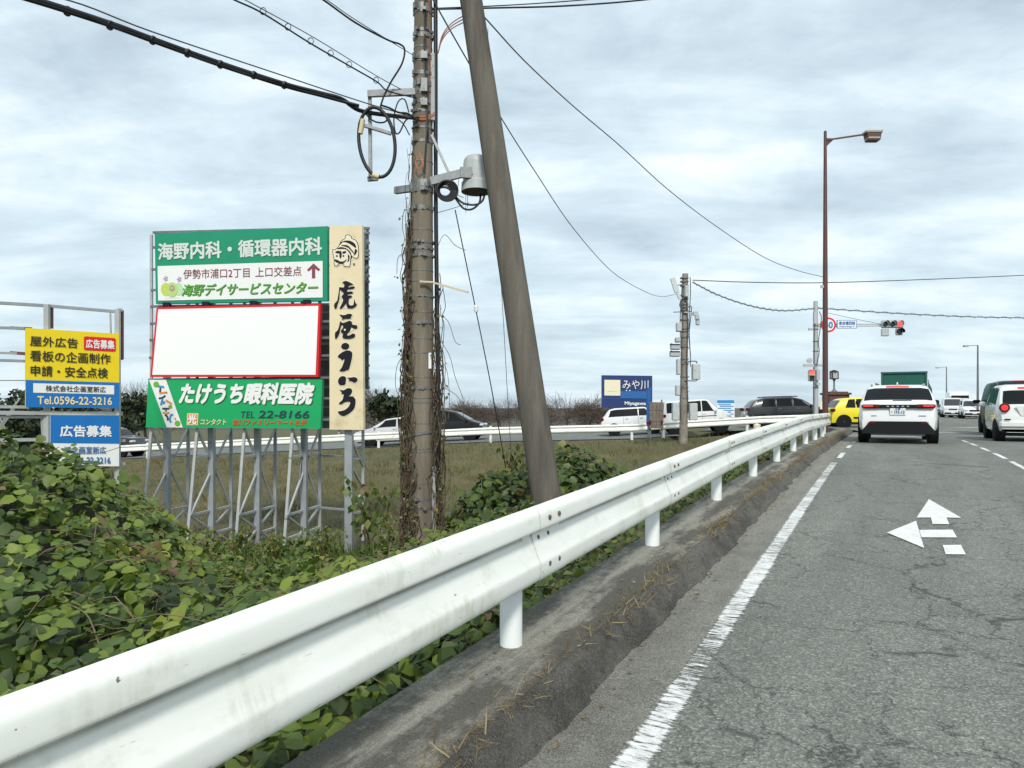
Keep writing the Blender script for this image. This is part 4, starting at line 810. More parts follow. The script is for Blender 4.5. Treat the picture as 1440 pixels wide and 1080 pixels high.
# thin loops between arm and pole
mb = MB(); mb.tube(cr([Wp(x, y, -.2) for x, y in ((575, 158), (569, 140), (560, 143), (554, 165), (556, 186), (562, 186), (572, 168), (590, 165))], 6), .009, 6)
mb.tube(cr([Wp(x, y, -.23) for x, y in ((536, 148), (548, 152), (560, 158), (574, 160), (588, 170))], 5), .012, 6); mb.tube(cr([Wp(x, y, -.21) for x, y in ((512, 158), (525, 170), (540, 172), (552, 162), (570, 165), (590, 168))], 5), .010, 6)
mb.tube(cr([Wp(x, y, -.21) for x, y in ((500, 150), (520, 160), (545, 161), (565, 172), (576, 190))], 5), .008, 6)
tag(mb.build('loose_cable', M['cable_black'], smooth=60, origin=Wp(555, 165)), 'tangle of thin black cable loops beside the pole under the steel arm', 'cable')
mb = MB()
for q, (dy, m) in enumerate(((0, 1), (2.5, 1), (4, 1))): mb.tube(cr([side(169+dy, -120, 1.1), side(171+dy, -85, 1.12), side(168+dy, -50, 1.14), Wp(611, 158+dy, -.15)], 5), .006, 5)
mb.build('signal_wire', M['wire_orange'], pole, smooth=60); mb = MB(); mb.tube(cr([Wp(x, y, -.21) for x, y in ((590, 215), (594, 230), (588, 236), (584, 228), (591, 220), (595, 232), (588, 238), (585, 230))], 4), .005, 5)
mb.build('signal_wire', M['wire_orange'], pole, smooth=60)
mb = MB()
for k in range(3): mb.tube(cr([Wp(x, y, -.1) for x, y in ((616, 75), (622, 50+3*k), (636, 32+4*k), (660, 18+5*k))], 5), .007, 5)
mb.build('signal_wire', M['wire_copper'], pole, smooth=60)
# lower bracket and canister
br = thing('canister_bracket', 'galvanised steel bracket arm with a diagonal stay holding the grey canister', 'bracket', tuple(Wp(630, 255)))
mb = MB(); mb.bar(Wp(556, 268, .12), Wp(600, 262, -.16), .06, .085); mb.bar(Wp(606, 255, -.2), Wp(664, 240, -.25), .05, .10); mb.box(Wp(655, 243, -.27), (.14, .05, .13), TH+.2); mb.build('bracket_arm', M['galv'], br)
mb = MB(); mb.bar(Wp(607, 190, -.17), Wp(633, 247, -.22), .04, .03); mb.build('stay', M['galv'], br)
can = thing('closure_canister', 'pale grey domed canister hanging open end down from the steel bracket', 'canister', tuple(Wp(668, 268)))
cc = Wp(670, 270, -.1); sc = .0092
mb = MB(); mb.lathe([(0, 50*sc), (9*sc, 49.6*sc), (15*sc, 47*sc), (17.5*sc, 43*sc), (18*sc, 38*sc), (18.5*sc, 14*sc), (20.5*sc, 12*sc), (21*sc, 0), (20*sc, -.002), (19.5*sc, 3*sc), (0, 3.2*sc)], cc, seg=32); mb.build('shell', mat('canister_grey', (.44, .475, .48), .45, var=.05, dirt=(.32, .33, .32), dscale=7), can, smooth=40)
mb = MB(); mb.lathe([(0, 1.6*sc), (19.2*sc, 1.6*sc), (19.2*sc, .2*sc), (0, .2*sc)], cc+V((0, 0, -.002)), seg=32); mb.build('base_plate', M['cable_black'], can)
mb = MB()
for x0, y0, pts in ((676, 273, ((674, 285), (664, 294), (652, 293), (642, 281), (632, 266), (618, 262))), (682, 272, ((678, 283), (668, 288), (652, 286), (640, 276), (630, 264), (618, 264)))): mb.tube(cr([Wp(x0, y0, -.1)]+[Wp(x, y, -.2) for x, y in pts], 5), .013, 7)
mb.tube([Wp(658, 272, -.1), Wp(657, 292, -.14)], .004, 4); mb.tube([Wp(655, 272, -.1), Wp(655, 300, -.14)], .003, 4); mb.tube(cr([Wp(x, y, -.2) for x, y in ((645, 252), (644, 262), (640, 272), (652, 278))], 4), .004, 4)
mb.build('tail_cable', M['cable_black'], can, smooth=60)
mb = MB()
for k in range(4): mb.tube([Wp(626+(8.5+k*2.)*math.cos(a)+k, 268+(8.5+k*2.)*math.sin(a), -.21-.012*k) for a in np.linspace(0, 6.28, 24)], .014, 6)
tag(mb.build('cable_coil', M['cable_black'], smooth=60, origin=Wp(626, 268)), 'small round coil of black cable beside the pole below the bracket', 'cable')
mb = MB(); mb.bar(Wp(608, 397, -.15), Wp(658, 411, -.3), .03, .022); mb.bar(Wp(590, 396, -.2), Wp(610, 397, -.16), .03, .02); mb.build('step_rod', M['joint_cream'], pole)
# leaning brace pole
bb = W(772, 725, 8.3); lean = thing('leaning_pole', 'thick grey brown concrete pole leaning to the left against the utility pole', 'pole', tuple(bb))
q0, q1 = W(777.5, 760, 8.3), W(597, -432, 9.0); n = 26; mb = MB(); mb.tube([q0.lerp(q1, k/n) for k in range(n+1)], [.178-.066*k/n for k in range(n+1)], 28); mb.build('pole_shaft', M['brace_concrete'], lean, smooth=60)
mb = MB()
for px, py in ((667, 27), (671, 27), (712, 300)): mb.lathe([(.018, -.03), (.018, .02), (0, .022)], W(px, py, 8.62), ax=(V((1, 0, 0)), V((0, 0, 1)), V((ST*.3, -CT, 0))), seg=8)
mb.build('bolt', M['galv'], lean)
# guy wires
def wire(pts, r, name, label, cat='cable', m='cable_black', ins=None, group=None, n=6):
    c = cr([W(*p) for p in pts], n); o = W(*pts[len(pts)//2]); mb = MB(); mb.tube(c, r, 6); ob = mb.build(name, M[m], origin=o, smooth=60); ob['_o'] = tuple(o); return tag(ob, label, cat, group)
g = wire(((640, 295, 9.0), (668, 430, 9.3), (690, 540, 9.6), (708, 640, 9.9), (718, 700, 10.0)), .007, 'guy_wire', 'thin guy wire with a white insulator right of the banded pole')
mb = MB(); c = W(669.5, 434, 9.3); mb.lathe([(.0, -.05), (.026, -.045), (.032, -.01), (.022, 0), (.032, .01), (.026, .045), (0, .05)], c, seg=12); mb.build('insulator', M['sign_white'], g, smooth=40)
wire(((686, 40, 9.6), (690, 180, 9.7), (706, 420, 9.9), (714, 560, 10.), (722, 690, 10.1)), .004, 'guy_wire', 'second very thin guy wire passing behind the leaning pole', m='cable_grey')
# overhead cables
CABLES = [
 (((-60, -32, 5.6), (52, 0, 6.2), (155, 33, 6.8), (215, 55, 7.2), (310, 89, 7.8), (400, 118, 8.3), (450, 131, 8.6), (480, 139, 8.75), (505, 155, 8.85), (545, 162, 8.95), (588, 166, 8.95)), .026, 'thick black cable bundle sagging from the upper left to the steel arm', 'cable_black'),
 (((-60, -30, 5.62), (95, 0, 6.25), (215, 45, 7.1), (400, 107, 8.2), (515, 145, 8.8), (588, 166, 9.0)), .007, 'thin messenger wire just above the thick black bundle', 'cable_grey'),
 (((290, -20, 6.9), (330, 0, 7.2), (370, 19, 7.5), (435, 60, 8.0), (492, 93, 8.4), (530, 115, 8.7), (546, 128, 8.8), (586, 138, 8.95)), .009, 'ringed black cable second from the left in the sky', 'cable_black'),
 (((300, -24, 6.9), (345, 0, 7.2), (440, 52, 8.0), (530, 107, 8.7), (588, 138, 9.0)), .005, 'straight messenger wire above the ringed cable', 'cable_grey'),
 (((420, -22, 7.8), (455, 0, 8.0), (500, 32, 8.3), (545, 56, 8.6), (562, 62, 8.7), (569, 70, 8.75), (565, 90, 8.78), (550, 115, 8.8), (540, 135, 8.82), (535, 150, 8.85)), .011, 'black cable that drops in a hook to the left of the pole', 'cable_black'),
 (((420, -26, 7.8), (460, 0, 8.0), (500, 28, 8.3), (580, 77, 8.95)), .005, 'thin messenger wire ending at the pole above the hooked cable', 'cable_grey'),
 (((605, 13, 9.1), (700, 11, 9.3), (780, 9, 9.6), (860, 4, 10), (930, -3, 10.4), (1010, -14, 10.8)), .011, 'lower of two short black cables at the top edge right of the poles', 'cable_black'),
 (((605, 12, 9.1), (720, 7, 9.4), (830, -1, 9.8), (900, -10, 10.2)), .007, 'upper of two short black cables at the top edge right of the poles', 'cable_black'),
 (((682, 25, 9.2), (740, 88, 11), (807, 150, 13), (873, 206, 15), (940, 267, 17.5), (1007, 318, 20), (1073, 361, 22.5), (1120, 380, 24), (1160, 390, 24.95)), .010, 'long thin wire sagging from the leaning pole to the brown lamp post', 'cable_grey'),
 (((606, -6, 9.0), (640, 55, 9.4), (700, 158, 11.5), (751, 239, 14), (807, 322, 18), (862, 383, 23), (907, 410, 27), (930, 417, 29.5), (950, 414, 31.6)), .010, 'long thin wire sagging from the banded pole to the equipment pole', 'cable_grey'),
 (((974, 394, 32), (1060, 397, 33), (1160, 397.5, 34), (1300, 393, 36), (1440, 387, 38), (1560, 380, 40)), .022, 'upper cable running right from the equipment pole across the road', 'cable_grey'),
 (((974, 397, 32), (1010, 415, 32.4), (1055, 430, 32.8), (1100, 437, 33.3), (1145, 434, 34), (1160, 434, 34.2), (1250, 440, 35), (1350, 445, 36.5), (1440, 447, 38), (1560, 448, 40)), .022, 'lower lashed cable running right over the signal pole', 'cable_grey'),
 (((1160, 439, 34), (1200, 448, 34.3), (1240, 456, 34.8)), .010, 'faint short wire from the signal pole towards the traffic light', 'cable_grey'),
]
for i, (pts, r, lab, m) in enumerate(CABLES):
    ob = wire(pts, r, 'overhead_cable', lab, m=m)
    if i == 0:
        mb = MB(); mb.tube(cr([W(x, y+3.0, d) for x, y, d in pts[:8]]+[W(505, 149, 8.8)], 6), .02, 6); mb.build('strand', M['cable_black'], ob, smooth=60)
        for x, y, d in ((95, 14, 6.5), (155, 34, 6.8), (215, 55, 7.2), (264, 73, 7.5), (310, 89, 7.8), (357, 104, 8.05), (400, 118, 8.3)): mb = MB(); mb.tube([W(x-1.5, y+1, d), W(x+1.5, y+2.4, d)], .045, 10); mb.build('cable_clamp', M['cable_black'], ob, smooth=60)
    if i == 2:
        for x, y, d in ((370, 17, 7.5), (405, 39, 7.75), (437, 59, 8.0), (465, 76, 8.2), (491, 92, 8.4), (529, 114, 8.7)):
            c = W(x, y, d); mb = MB(); mb.tube([c+V((CT, ST, 0))*.032*math.cos(a)+V((0, 0, .038*math.sin(a)+.01)) for a in np.linspace(0, 6.28, 12)], .005, 4); mb.build('hanger_ring', M['cable_grey'], ob)
    if i == 11:
        H = cr([W(*p) for p in pts], 40); mb = MB(); mb.tube([p+V((CT, ST, 0))*0+V((-ST, CT, 0))*.05*math.cos(k*.8)+V((0, 0, .055*math.sin(k*.8))) for k, p in enumerate(H)], .010, 4); mb.build('lashing_wire', M['cable_grey'], ob)
# vines climbing the pole
def vine(name, label, ang, y0, y1, n, spread, seed, nl, thick=.006):
    r = np.random.default_rng(seed); t = thing(name, label, 'vine', tuple(axis(y1))); mb = MB(); L = []
    for q in range(n):
        ys = y1; pts = []; a = ang+r.normal()*14; k = 1.05+abs(r.normal())*spread; top = y0+(y1-y0)*r.random()**1.4*.8
        while ys > top:
            pts.append(side(ys, a, k)); ys -= 9+12*r.random(); a += r.normal()*15; a = a*.85+.15*ang; k = max(1.02, k+r.normal()*.10*(1+spread)); k = k*.9+.1*(1.05+spread)
        if len(pts) > 2:
            c = cr(pts, 3); mb.tube(c, thick*(.4+r.random()), 4); L += [tuple(p) for p in c[::2]]
    mb.build('stem', M['vine_stem'], t); L = np.array(L); pick = L[r.integers(0, len(L), nl)]-np.array(axis(y1))+r.normal(size=(nl, 3))*.035
    leaves('foliage', pick, r.normal(size=(nl, 3))*.7+np.array([ST*.3, -CT, .3]), .045*(.5+r.random(nl)), M['weed_leaf'], tmpl_leaf(), np.where(r.random(nl) < .45, .96+.04*r.random(nl), r.random(nl)*.8), D=r.normal(size=(nl, 3))*.6+np.array([0, 0, -1.]), parent=t)
vine('climbing_vine', 'dry brown vine with sparse leaves hanging down the left side of the banded pole', 186, 290, 800, 80, .2, 2, 760, .0075)
vine('climbing_vine', 'thin brown vine creeping down the right side of the banded pole', 5, 380, 800, 48, .34, 5, 320)
vine('climbing_vine', 'green leafy vine spreading over the front of the banded pole near its foot', -125, 640, 800, 22, .05, 9, 260)
vine('climbing_vine', 'wispy dead vine on the upper left of the banded pole', 185, 190, 460, 10, .10, 12, 30, .004)
mb = MB(); r = random.Random(4)
for (x, y), pts in (((614, 350), ((625, 330), (640, 345), (655, 352))), ((614, 440), ((630, 452), (640, 480), (648, 485))), ((614, 470), ((632, 500), (640, 530), (652, 562))), ((614, 540), ((630, 548), (645, 560), (652, 585))), ((612, 300), ((640, 292), (660, 285))), ((614, 500), ((628, 520), (632, 560), (630, 590))), ((574, 500), ((560, 510), (556, 540), (562, 560))), ((572, 355), ((560, 362), (558, 385)))):
    mb.tube(cr([Wp(x, y)]+[Wp(a, b, -.05) for a, b in pts], 5), .004, 4)
tag(mb.build('vine_tendrils', M['dead_stem'], origin=Wp(630, 480)), 'bare dead tendrils curling out into the air right of the banded pole', 'vine')
# ------------------------------------------------------------------ vehicles
mat('glass_dark', (.008, .010, .011), .08, spec=.22); mat('glass_grey', (.04, .046, .048), .1, spec=.5); mat('tyre', (.013, .013, .014), .9, spec=.15); mat('rim', (.45, .46, .47), .3, .8); mat('black_trim', (.011, .011, .012), .6, spec=.2); mat('chrome', (.6, .6, .6), .2, .9)
mat('plate_white', (.72, .74, .73), .5); mat('plate_yellow', (.74, .50, .02), .5); mat('lamp_clear', (.55, .57, .58), .15); mat('lamp_red', (.11, .005, .007), .3, spec=.3); emis('lamp_red_lit', (1., .05, .045), .42); emis('brake_lit', (1., .08, .05), .35)
def paint(n, c, r=.28): return mat(n, c, r, coat=.6, var=.03, vscale=1.5)
paint('paint_white', (.74, .755, .755)); paint('paint_pearl', (.70, .72, .695)); paint('paint_yellow', (.78, .66, .02)); paint('paint_black', (.012, .0125, .014)); mat('paint_dark', (.012, .0115, .012), .3, spec=.35); paint('paint_silver', (.55, .56, .56)); paint('paint_green', (.003, .085, .065), .5); paint('paint_grey', (.10, .11, .115))
class Car:
    def __init__(s, name, label, cat, group, loc, rz, pitch, L, Wd_, top, belt, pm, tumble=.17, zlow=.22, taper=.10, wheels=None, wr=.32, clad=None, ww=.2):
        s.L, s.W, s.belt, s.tumble = L, Wd_, belt, tumble; s.top = top
        y = np.linspace(0, L, 160); z = np.interp(y, [a for a, b in top], [b for a, b in top]); k = np.array([1, 2, 3, 2, 1.])/9
        zp = np.convolve(np.pad(z, 2, mode='edge'), k, 'valid'); s.ys, s.zs = y, zp; s.H = z.max(); s.taper = taper
        s.root = thing(name, label, cat, loc, group, world=False); s.root.rotation_euler = (pitch, 0, rz); s.zlow = zlow
        st = np.unique(np.concatenate([np.linspace(0, .12, 8), np.linspace(.12, .7, 22), np.linspace(.7, L-.5, 44), np.linspace(L-.5, L, 16)]))
        mb = MB(); rows = [s.sec(a) for a in st]; mb.grid(rows)
        o = len(rows[0]); mb.f.append(list(range(o-1, -1, -1))); mb.mi.append(0); e = (len(rows)-1)*o; mb.f.append(list(range(e, e+o))); mb.mi.append(0)
        mb.build('body', pm, s.root, smooth=38)
        wheels = wheels or (.78, L-.82)
        mb = MB()
        for wy in wheels:
            for sg in (-1, 1):
                R = wr*1.14; c = V((sg*(Wd_/2*s.wf(wy)-.10), wy, wr)); mb.lathe([(0, -.12), (R, -.12), (R, .112), (0, .112)], c, ax=(V((0, 1, 0)), V((0, 0, 1)), V((sg, 0, 0))), seg=28)
        mb.box((0, L/2, zlow+.04), (Wd_*.86, L*.93, .16)); mb.build('underbody', M['black_trim'], s.root)
        for wy in wheels:
            for sg in (-1, 1):
                c = V((sg*(Wd_/2*s.wf(wy)-.075), wy, wr)); ax = (V((0, 1, 0)), V((0, 0, 1)), V((sg, 0, 0))); mb = MB()
                mb.lathe([(wr*.66, -ww*.6), (wr*.95, -ww*.6), (wr, -ww*.45), (wr, .06), (wr*.95, .10), (wr*.66, .10)], c, ax=ax, seg=28); w = mb.build('wheel', M['tyre'], s.root, smooth=40)
                mb = MB(); mb.lathe([(wr*.60, .075), (wr*.67, .098), (wr*.67, .02), (wr*.60, .02)], c, ax=ax, seg=24); mb.lathe([(0, .06), (wr*.14, .06), (wr*.14, .1), (0, .1)], c, ax=ax, seg=12)
                for q in range(5):
                    a = q*2*math.pi/5+.3; d = V((0, math.cos(a), math.sin(a))); mb.bar(c+V((sg*.085, 0, 0))+d*wr*.1, c+V((sg*.085, 0, 0))+d*wr*.64, wr*.17, .02, up=(1, 0, 0))
                r = mb.build('rim', M['rim'], w)
                mb = MB(); mb.lathe([(0, .045), (wr*.64, .045), (wr*.64, .05), (0, .05)], c, ax=ax, seg=20); mb.build('brake_disc', M['black_trim'], w)
    def z(s, y): return float(np.interp(y, s.ys, s.zs))
    def wf(s, y):
        a = min(y, .55)/.55; b = min(s.L-y, .9)/.9; return 1-s.taper*(1-a)**2.2-s.taper*1.5*(1-b)**2.2
    def half(s, y):
        w = s.W/2*s.wf(y); zt = s.z(y); zb = min(s.belt, zt-.05); k = max(0, (zt-zb-.05))/(s.H-s.belt); wr = w-s.tumble*min(1, k)-.02
        return [(w*.80, s.zlow), (w*.955, s.zlow+.04), (w*.99, .42), (w, .42+(zb-.42)*.45), (w*.975, zb), (w*.975+(wr-w*.975)*.5, zb+(zt-.07-zb)*.5+.004), (wr, zt-.065), (wr*.93, zt-.025), (wr*.75, zt-.006), (0, zt)]
    def sec(s, y): h = s.half(y); return [V((x, y, zz)) for x, zz in h]+[V((-x, y, zz)) for x, zz in reversed(h[:-1])]
    def side(s, y, f, sg, off=.008):
        h = s.half(y); a, b, c = V((h[4][0], y, h[4][1])), V((h[5][0], y, h[5][1])), V((h[6][0], y, h[6][1]))
        p = a.lerp(b, f*2) if f < .5 else b.lerp(c, f*2-1); return V((sg*(p.x+off), y, p.z+off*.2))
    def window(s, yb0, yb1, yt0, yt1, f0=.08, f1=.97, m='glass_dark', name='side_window', sides=(-1, 1)):
        for sg in sides:
            rows = []
            for i in range(9):
                u = i/8; f = lambda v: f0+(f1-f0)*v
                rows.append([s.side((yb0+(yb1-yb0)*u)*(1-v)+(yt0+(yt1-yt0)*u)*v, f(v), sg) for v in (0, .25, .5, .75, 1)])
            mb = MB(); mb.grid(rows); mb.build(name, M[m], s.root, smooth=30)
    def toppatch(s, y0, y1, fl0=.86, fl1=.86, m='glass_dark', name='windscreen', off=.010):
        rows = []
        for i in range(11):
            u = i/10; y = y0+(y1-y0)*u; sl = (s.z(y+.02)-s.z(y-.02))/.04; nn = V((0, -sl, 1)).normalized(); h = s.half(y); fl = fl0+(fl1-fl0)*u; row = []
            X = [p[0] for p in h[6:]][::-1]; Z = [p[1] for p in h[6:]][::-1]
            for k in np.linspace(-1, 1, 9): x = k*fl*h[6][0]; row.append(V((x, y, float(np.interp(abs(x), X, Z))))+nn*off)
            rows.append(row)
        mb = MB(); mb.grid(rows); mb.build(name, M[m], s.root, smooth=40)
    def box(s, name, c, size, m, both=False, bev=.0, rz=0.):
        for sg in ((-1, 1) if both else (1,)):
            mb = MB(); mb.box((c[0]*sg, c[1], c[2]), size, rz*sg, bev=bev); o = mb.build(name, M[m], s.root)
        return o
    def mirrors(s, y, z, m='black_trim', out=.14):
        for sg in (-1, 1):
            mb = MB(); mb.box((sg*(s.W/2*.97+out*.75), y, z+.05), (out*1.25, .10, .14), bev=.03); mb.box((sg*(s.W/2*.97+.01), y, z), (.12, .05, .04)); mb.build('mirror', M[m], s.root)
    def seams(s, ys, m='black_trim'):
        for sg in (-1, 1):
            mb = MB()
            for y in ys:
                h = s.half(y); P = [V((sg*(x+.003), y, zz)) for x, zz in h[2:5]]
                for a, b in zip(P[:-1], P[1:]): mb.add([a, a+V((0, .012, 0)), b+V((0, .012, 0)), b], [[0, 1, 2, 3]])
            mb.build('door_seam', M[m], s.root)
    def handles(s, ys, z, m='chrome'):
        for sg in (-1, 1):
            for y in ys: mb = MB(); mb.box((sg*(s.W/2*.985+.012), y, z), (.03, .17, .025)); mb.build('door_handle', M[m], s.root)
    def sills(s, y0, y1, z, h, m='black_trim'):
        for sg in (-1, 1): mb = MB(); mb.box((sg*(s.W/2*.995+.004), (y0+y1)/2, z), (.02, y1-y0, h)); mb.build('sill', M[m], s.root)
    def plate_text(s, txt, c, w, h, m='text_navy'):
        b = Board(*[V((c[0]+x, c[1], c[2]+z)) for x, z in ((-w/2, h/2), (w/2, h/2), (w/2, -h/2), (-w/2, -h/2))]); b.n = V((0, -1, 0)); b.root = s.root; b.o = V((0, 0, 0)); b.text(txt, 0, 0, 1, 1, M[m], .02, off=.004)

# white crossover seen from behind
p = W(1262.5, 627, 17.7); p.z = RZ(p.y)
c = Car('car', 'white crossover waiting ahead in our lane, seen from behind with lit red tail lamps', 'car', None, p, 0, .0, 4.6, 1.77, [(0, .62), (.03, .93), (.10, 1.02), (.22, 1.10), (.62, 1.42), (.78, 1.47), (1.1, 1.50), (2.3, 1.52), (2.8, 1.45), (3.5, 1.04), (4.3, .9), (4.6, .55)], 1.0, M['paint_white'], tumble=.21, zlow=.30, wr=.34, wheels=(.86, 3.7), taper=.10)
c.toppatch(.215, .60, .93, .95, name='rear_window'); c.toppatch(.63, .72, .36, .36, 'brake_lit', 'high_brake_lamp', .016); c.toppatch(2.85, 3.45, .9, .95)
c.window(.62, 2.9, .85, 2.5)
c.box('tail_strip', (0, .0, .935), (1.46, .10, .085), 'black_trim', bev=.02)
c.box('tail_lamp', (.60, -.004, .935), (.42, .12, .10), 'lamp_red', True, .03); c.box('tail_light_bar', (.66, -.066, .945), (.22, .01, .045), 'lamp_red_lit', True)
c.box('number_plate', (0, -.012, .815), (.345, .03, .185), 'plate_white'); c.plate_text('・193-13', (0, -.028, .79), .29, .085); c.plate_text('三重', (0, -.028, .872), .12, .045)
for x in (-.22, -.11, 0, .11, .22): c.box('badge_letter', (x, -.054, .935), (.05, .01, .03), 'chrome')
c.box('badge', (.53, -.006, .70), (.16, .012, .025), 'chrome'); c.box('badge', (-.53, -.006, .70), (.12, .012, .025), 'chrome')
mb = MB(); mb.prism([V((x, -.03, z)) for x, z in ((-.62, .56), (.62, .56), (.80, .33), (.80, .25), (-.80, .25), (-.80, .33))], (0, .12, 0)); mb.build('bumper', M['black_trim'], c.root)
mb = MB(); mb.prism([V((x, -.05, z)) for x, z in ((-.5, .40), (-.2, .43), (.2, .43), (.5, .40), (.58, .26), (-.58, .26))], (0, .06, 0)); mb.build('diffuser', M['black_trim'], c.root)
c.box('reflector', (.58, -.035, .52), (.16, .012, .035), 'lamp_red', True); c.box('wiper', (.1, .17, 1.085), (.42, .015, .015), 'black_trim'); c.box('muffler', (0, .5, .24), (1.2, .3, .09), 'steel_pale')
c.mirrors(2.95, 1.0)
mb = MB(); mb.box((0, .95, 1.53), (.03, .18, .06)); mb.build('roof_fin', M['paint_white'], c.root)
mb = MB()
for sg in (-1, 1): mb.box((sg*.60, 1.6, 1.50), (.04, 1.5, .035))
mb.build('roof_rail', M['chrome'], c.root)

# white light car at the right edge
p = V((3.42, 23.2, RZ(23.2)))
c = Car('car', 'small pale white car with round red tail lamp and yellow plate at the right edge', 'car', None, p, 0, 0, 3.4, 1.56, [(0, .60), (.03, .80), (.09, .98), (.20, 1.10), (.34, 1.40), (.5, 1.52), (.9, 1.57), (1.9, 1.58), (2.35, 1.45), (2.9, 1.02), (3.3, .85), (3.4, .55)], .96, M['paint_pearl'], tumble=.13, zlow=.25, wr=.29, wheels=(.5, 2.9), taper=.13)
c.toppatch(.125, .345, .9, .9, name='rear_window'); c.toppatch(.38, .44, .4, .4, 'lamp_red_lit', 'high_brake_lamp', .016); c.toppatch(2.4, 2.85, .9, .95); c.window(.55, 1.3, .62, 1.3); c.window(1.38, 2.5, 1.38, 2.25)
for sg in (-1, 1):
    ax = (V((1, 0, 0)), V((0, 0, 1)), V((0, -1, 0))); mb = MB(); cc = V((sg*.61, .02, .92)); mb.lathe([(0, 0), (.125, 0), (.125, .05), (.115, .06), (0, .062)], cc, ax=ax); tl = mb.build('tail_lamp', M['lamp_red'], c.root, smooth=40)
    mb = MB(); mb.lathe([(.055, .05), (.08, .05), (.08, .072), (.055, .072)], cc, ax=ax); mb.build('lamp_ring', M['lamp_red_lit'], tl); mb = MB(); mb.lathe([(0, .05), (.02, .05), (.02, .075), (0, .075)], cc, ax=ax); mb.build('lamp_core', M['lamp_red_lit'], tl)
c.box('number_plate', (0, -.01, .82), (.34, .03, .18), 'plate_yellow'); c.plate_text('・・21', (0, -.026, .80), .26, .08, 'ink'); mb = MB(); mb.prism([V((x, -.008, z)) for x, z in ((-.36, .96), (.36, .96), (.24, .70), (-.24, .70))], (0, .05, 0)); mb.build('plate_recess', M['paint_pearl'], c.root)
c.box('bumper', (0, .02, .47), (1.46, .16, .20), 'paint_pearl', bev=.05); c.box('reflector', (.55, -.06, .60), (.14, .02, .04), 'black_trim', True); c.box('bumper_lip', (0, .06, .30), (1.34, .12, .08), 'black_trim'); c.seams((1.34, 2.5)); c.handles((1.55,), .86); c.mirrors(2.45, .98, 'paint_pearl')
# dark van ahead of it
p = V((4.06, 28.6, RZ(28.6)))
c = Car('van', 'tall black van ahead of the small white car at the right edge', 'van', None, p, 0, 0, 4.8, 1.80, [(0, .6), (.02, 1.1), (.10, 1.75), (.25, 1.84), (.7, 1.87), (3.2, 1.87), (3.7, 1.75), (4.3, 1.1), (4.7, .9), (4.8, .5)], 1.02, M['paint_dark'], tumble=.12, zlow=.26, wr=.33)
c.toppatch(.03, .09, .9, .9, name='rear_window'); c.window(.3, 1.6, .35, 1.6); c.window(1.7, 3.0, 1.7, 3.0); c.window(3.05, 3.9, 3.05, 3.5); c.toppatch(.25, .33, .45, .45, 'lamp_red_lit', 'high_brake_lamp', .016); c.box('tail_lamp', (.80, .0, 1.10), (.14, .10, .42), 'lamp_red', True); c.mirrors(3.75, 1.12, out=.2); c.seams((1.65, 3.02)); c.handles((1.85, 2.9), .98); c.box('number_plate', (0, -.015, .8), (.33, .03, .165), 'plate_white')
# green tipper ahead of the crossover
p = W(1271, 610, 39.5); p.z = RZ(p.y); tk = thing('dump_truck', 'dark green dump truck ahead of the white crossover, only its load bed showing above it', 'truck', tuple(p), world=False)
mb = MB(); mb.box((0, 1.9, 2.05), (2.24, 3.7, 1.75), bev=.04); mb.build('load_bed', M['paint_green'], tk)
mb = MB(); mb.box((0, -.0, 2.07), (2.12, .06, 1.66)); mb.build('tailgate', mat('tailgate_green', (.003, .095, .072), .55, var=.1, dirt=(.26, .30, .22), dscale=1.3, dth=(.60, .8)), tk)
for x in (-1.08, 1.08): mb = MB(); mb.box((x, -.06, 2.05), (.09, .08, 1.8)); mb.build('post', M['paint_green'], tk)
mb = MB(); mb.box((0, -.05, 2.93), (2.28, .14, .09)); mb.box((0, -.04, 1.25), (2.28, .1, .12)); mb.build('rim_beam', M['paint_green'], tk)
mb = MB(); mb.prism([V((-1.2, .3, 1.2)), V((-1.2, .3, 2.3)), V((-1.42, .5, 2.4)), V((-1.42, .5, 1.2))], (0, .05, 0)); mb.build('side_flap', mat('flap_tan', (.42, .38, .26), .7, var=.2), tk); mb = MB(); mb.prism([V((1.2, .3, 1.0)), V((1.2, .3, 2.4)), V((1.38, .5, 2.0)), V((1.38, .5, 1.0))], (0, .05, 0)); mb.build('side_flap', M['paint_green'], tk)
mb = MB(); mb.box((0, 4.9, 1.75), (2.1, 1.7, 1.9), bev=.08); mb.build('cab', M['paint_green'], tk)
mb = MB(); mb.box((1.5, 5.2, 1.75), (.2, .1, .42), bev=.03); mb.bar((1.05, 5.2, 2.2), (1.5, 5.2, 2.0), .04); mb.build('mirror', M['black_trim'], tk)
mb = MB(); mb.box((0, 2.9, .85), (.9, 5.4, .28)); mb.build('chassis', M['black_trim'], tk)
for x in (-.9, .9):
    for y in (1.0, 4.9): mb = MB(); mb.lathe([(0, -.18), (.45, -.18), (.48, -.1), (.48, .1), (.45, .18), (0, .18)], (x, y, .48), ax=(V((0, 1, 0)), V((0, 0, 1)), V((1, 0, 0)))); mb.build('wheel', M['tyre'], tk, smooth=40)
mb = MB(); mb.box((0, -.06, .82), (1.9, .06, .16)); mb.build('tail_lamp', M['lamp_red'], tk)
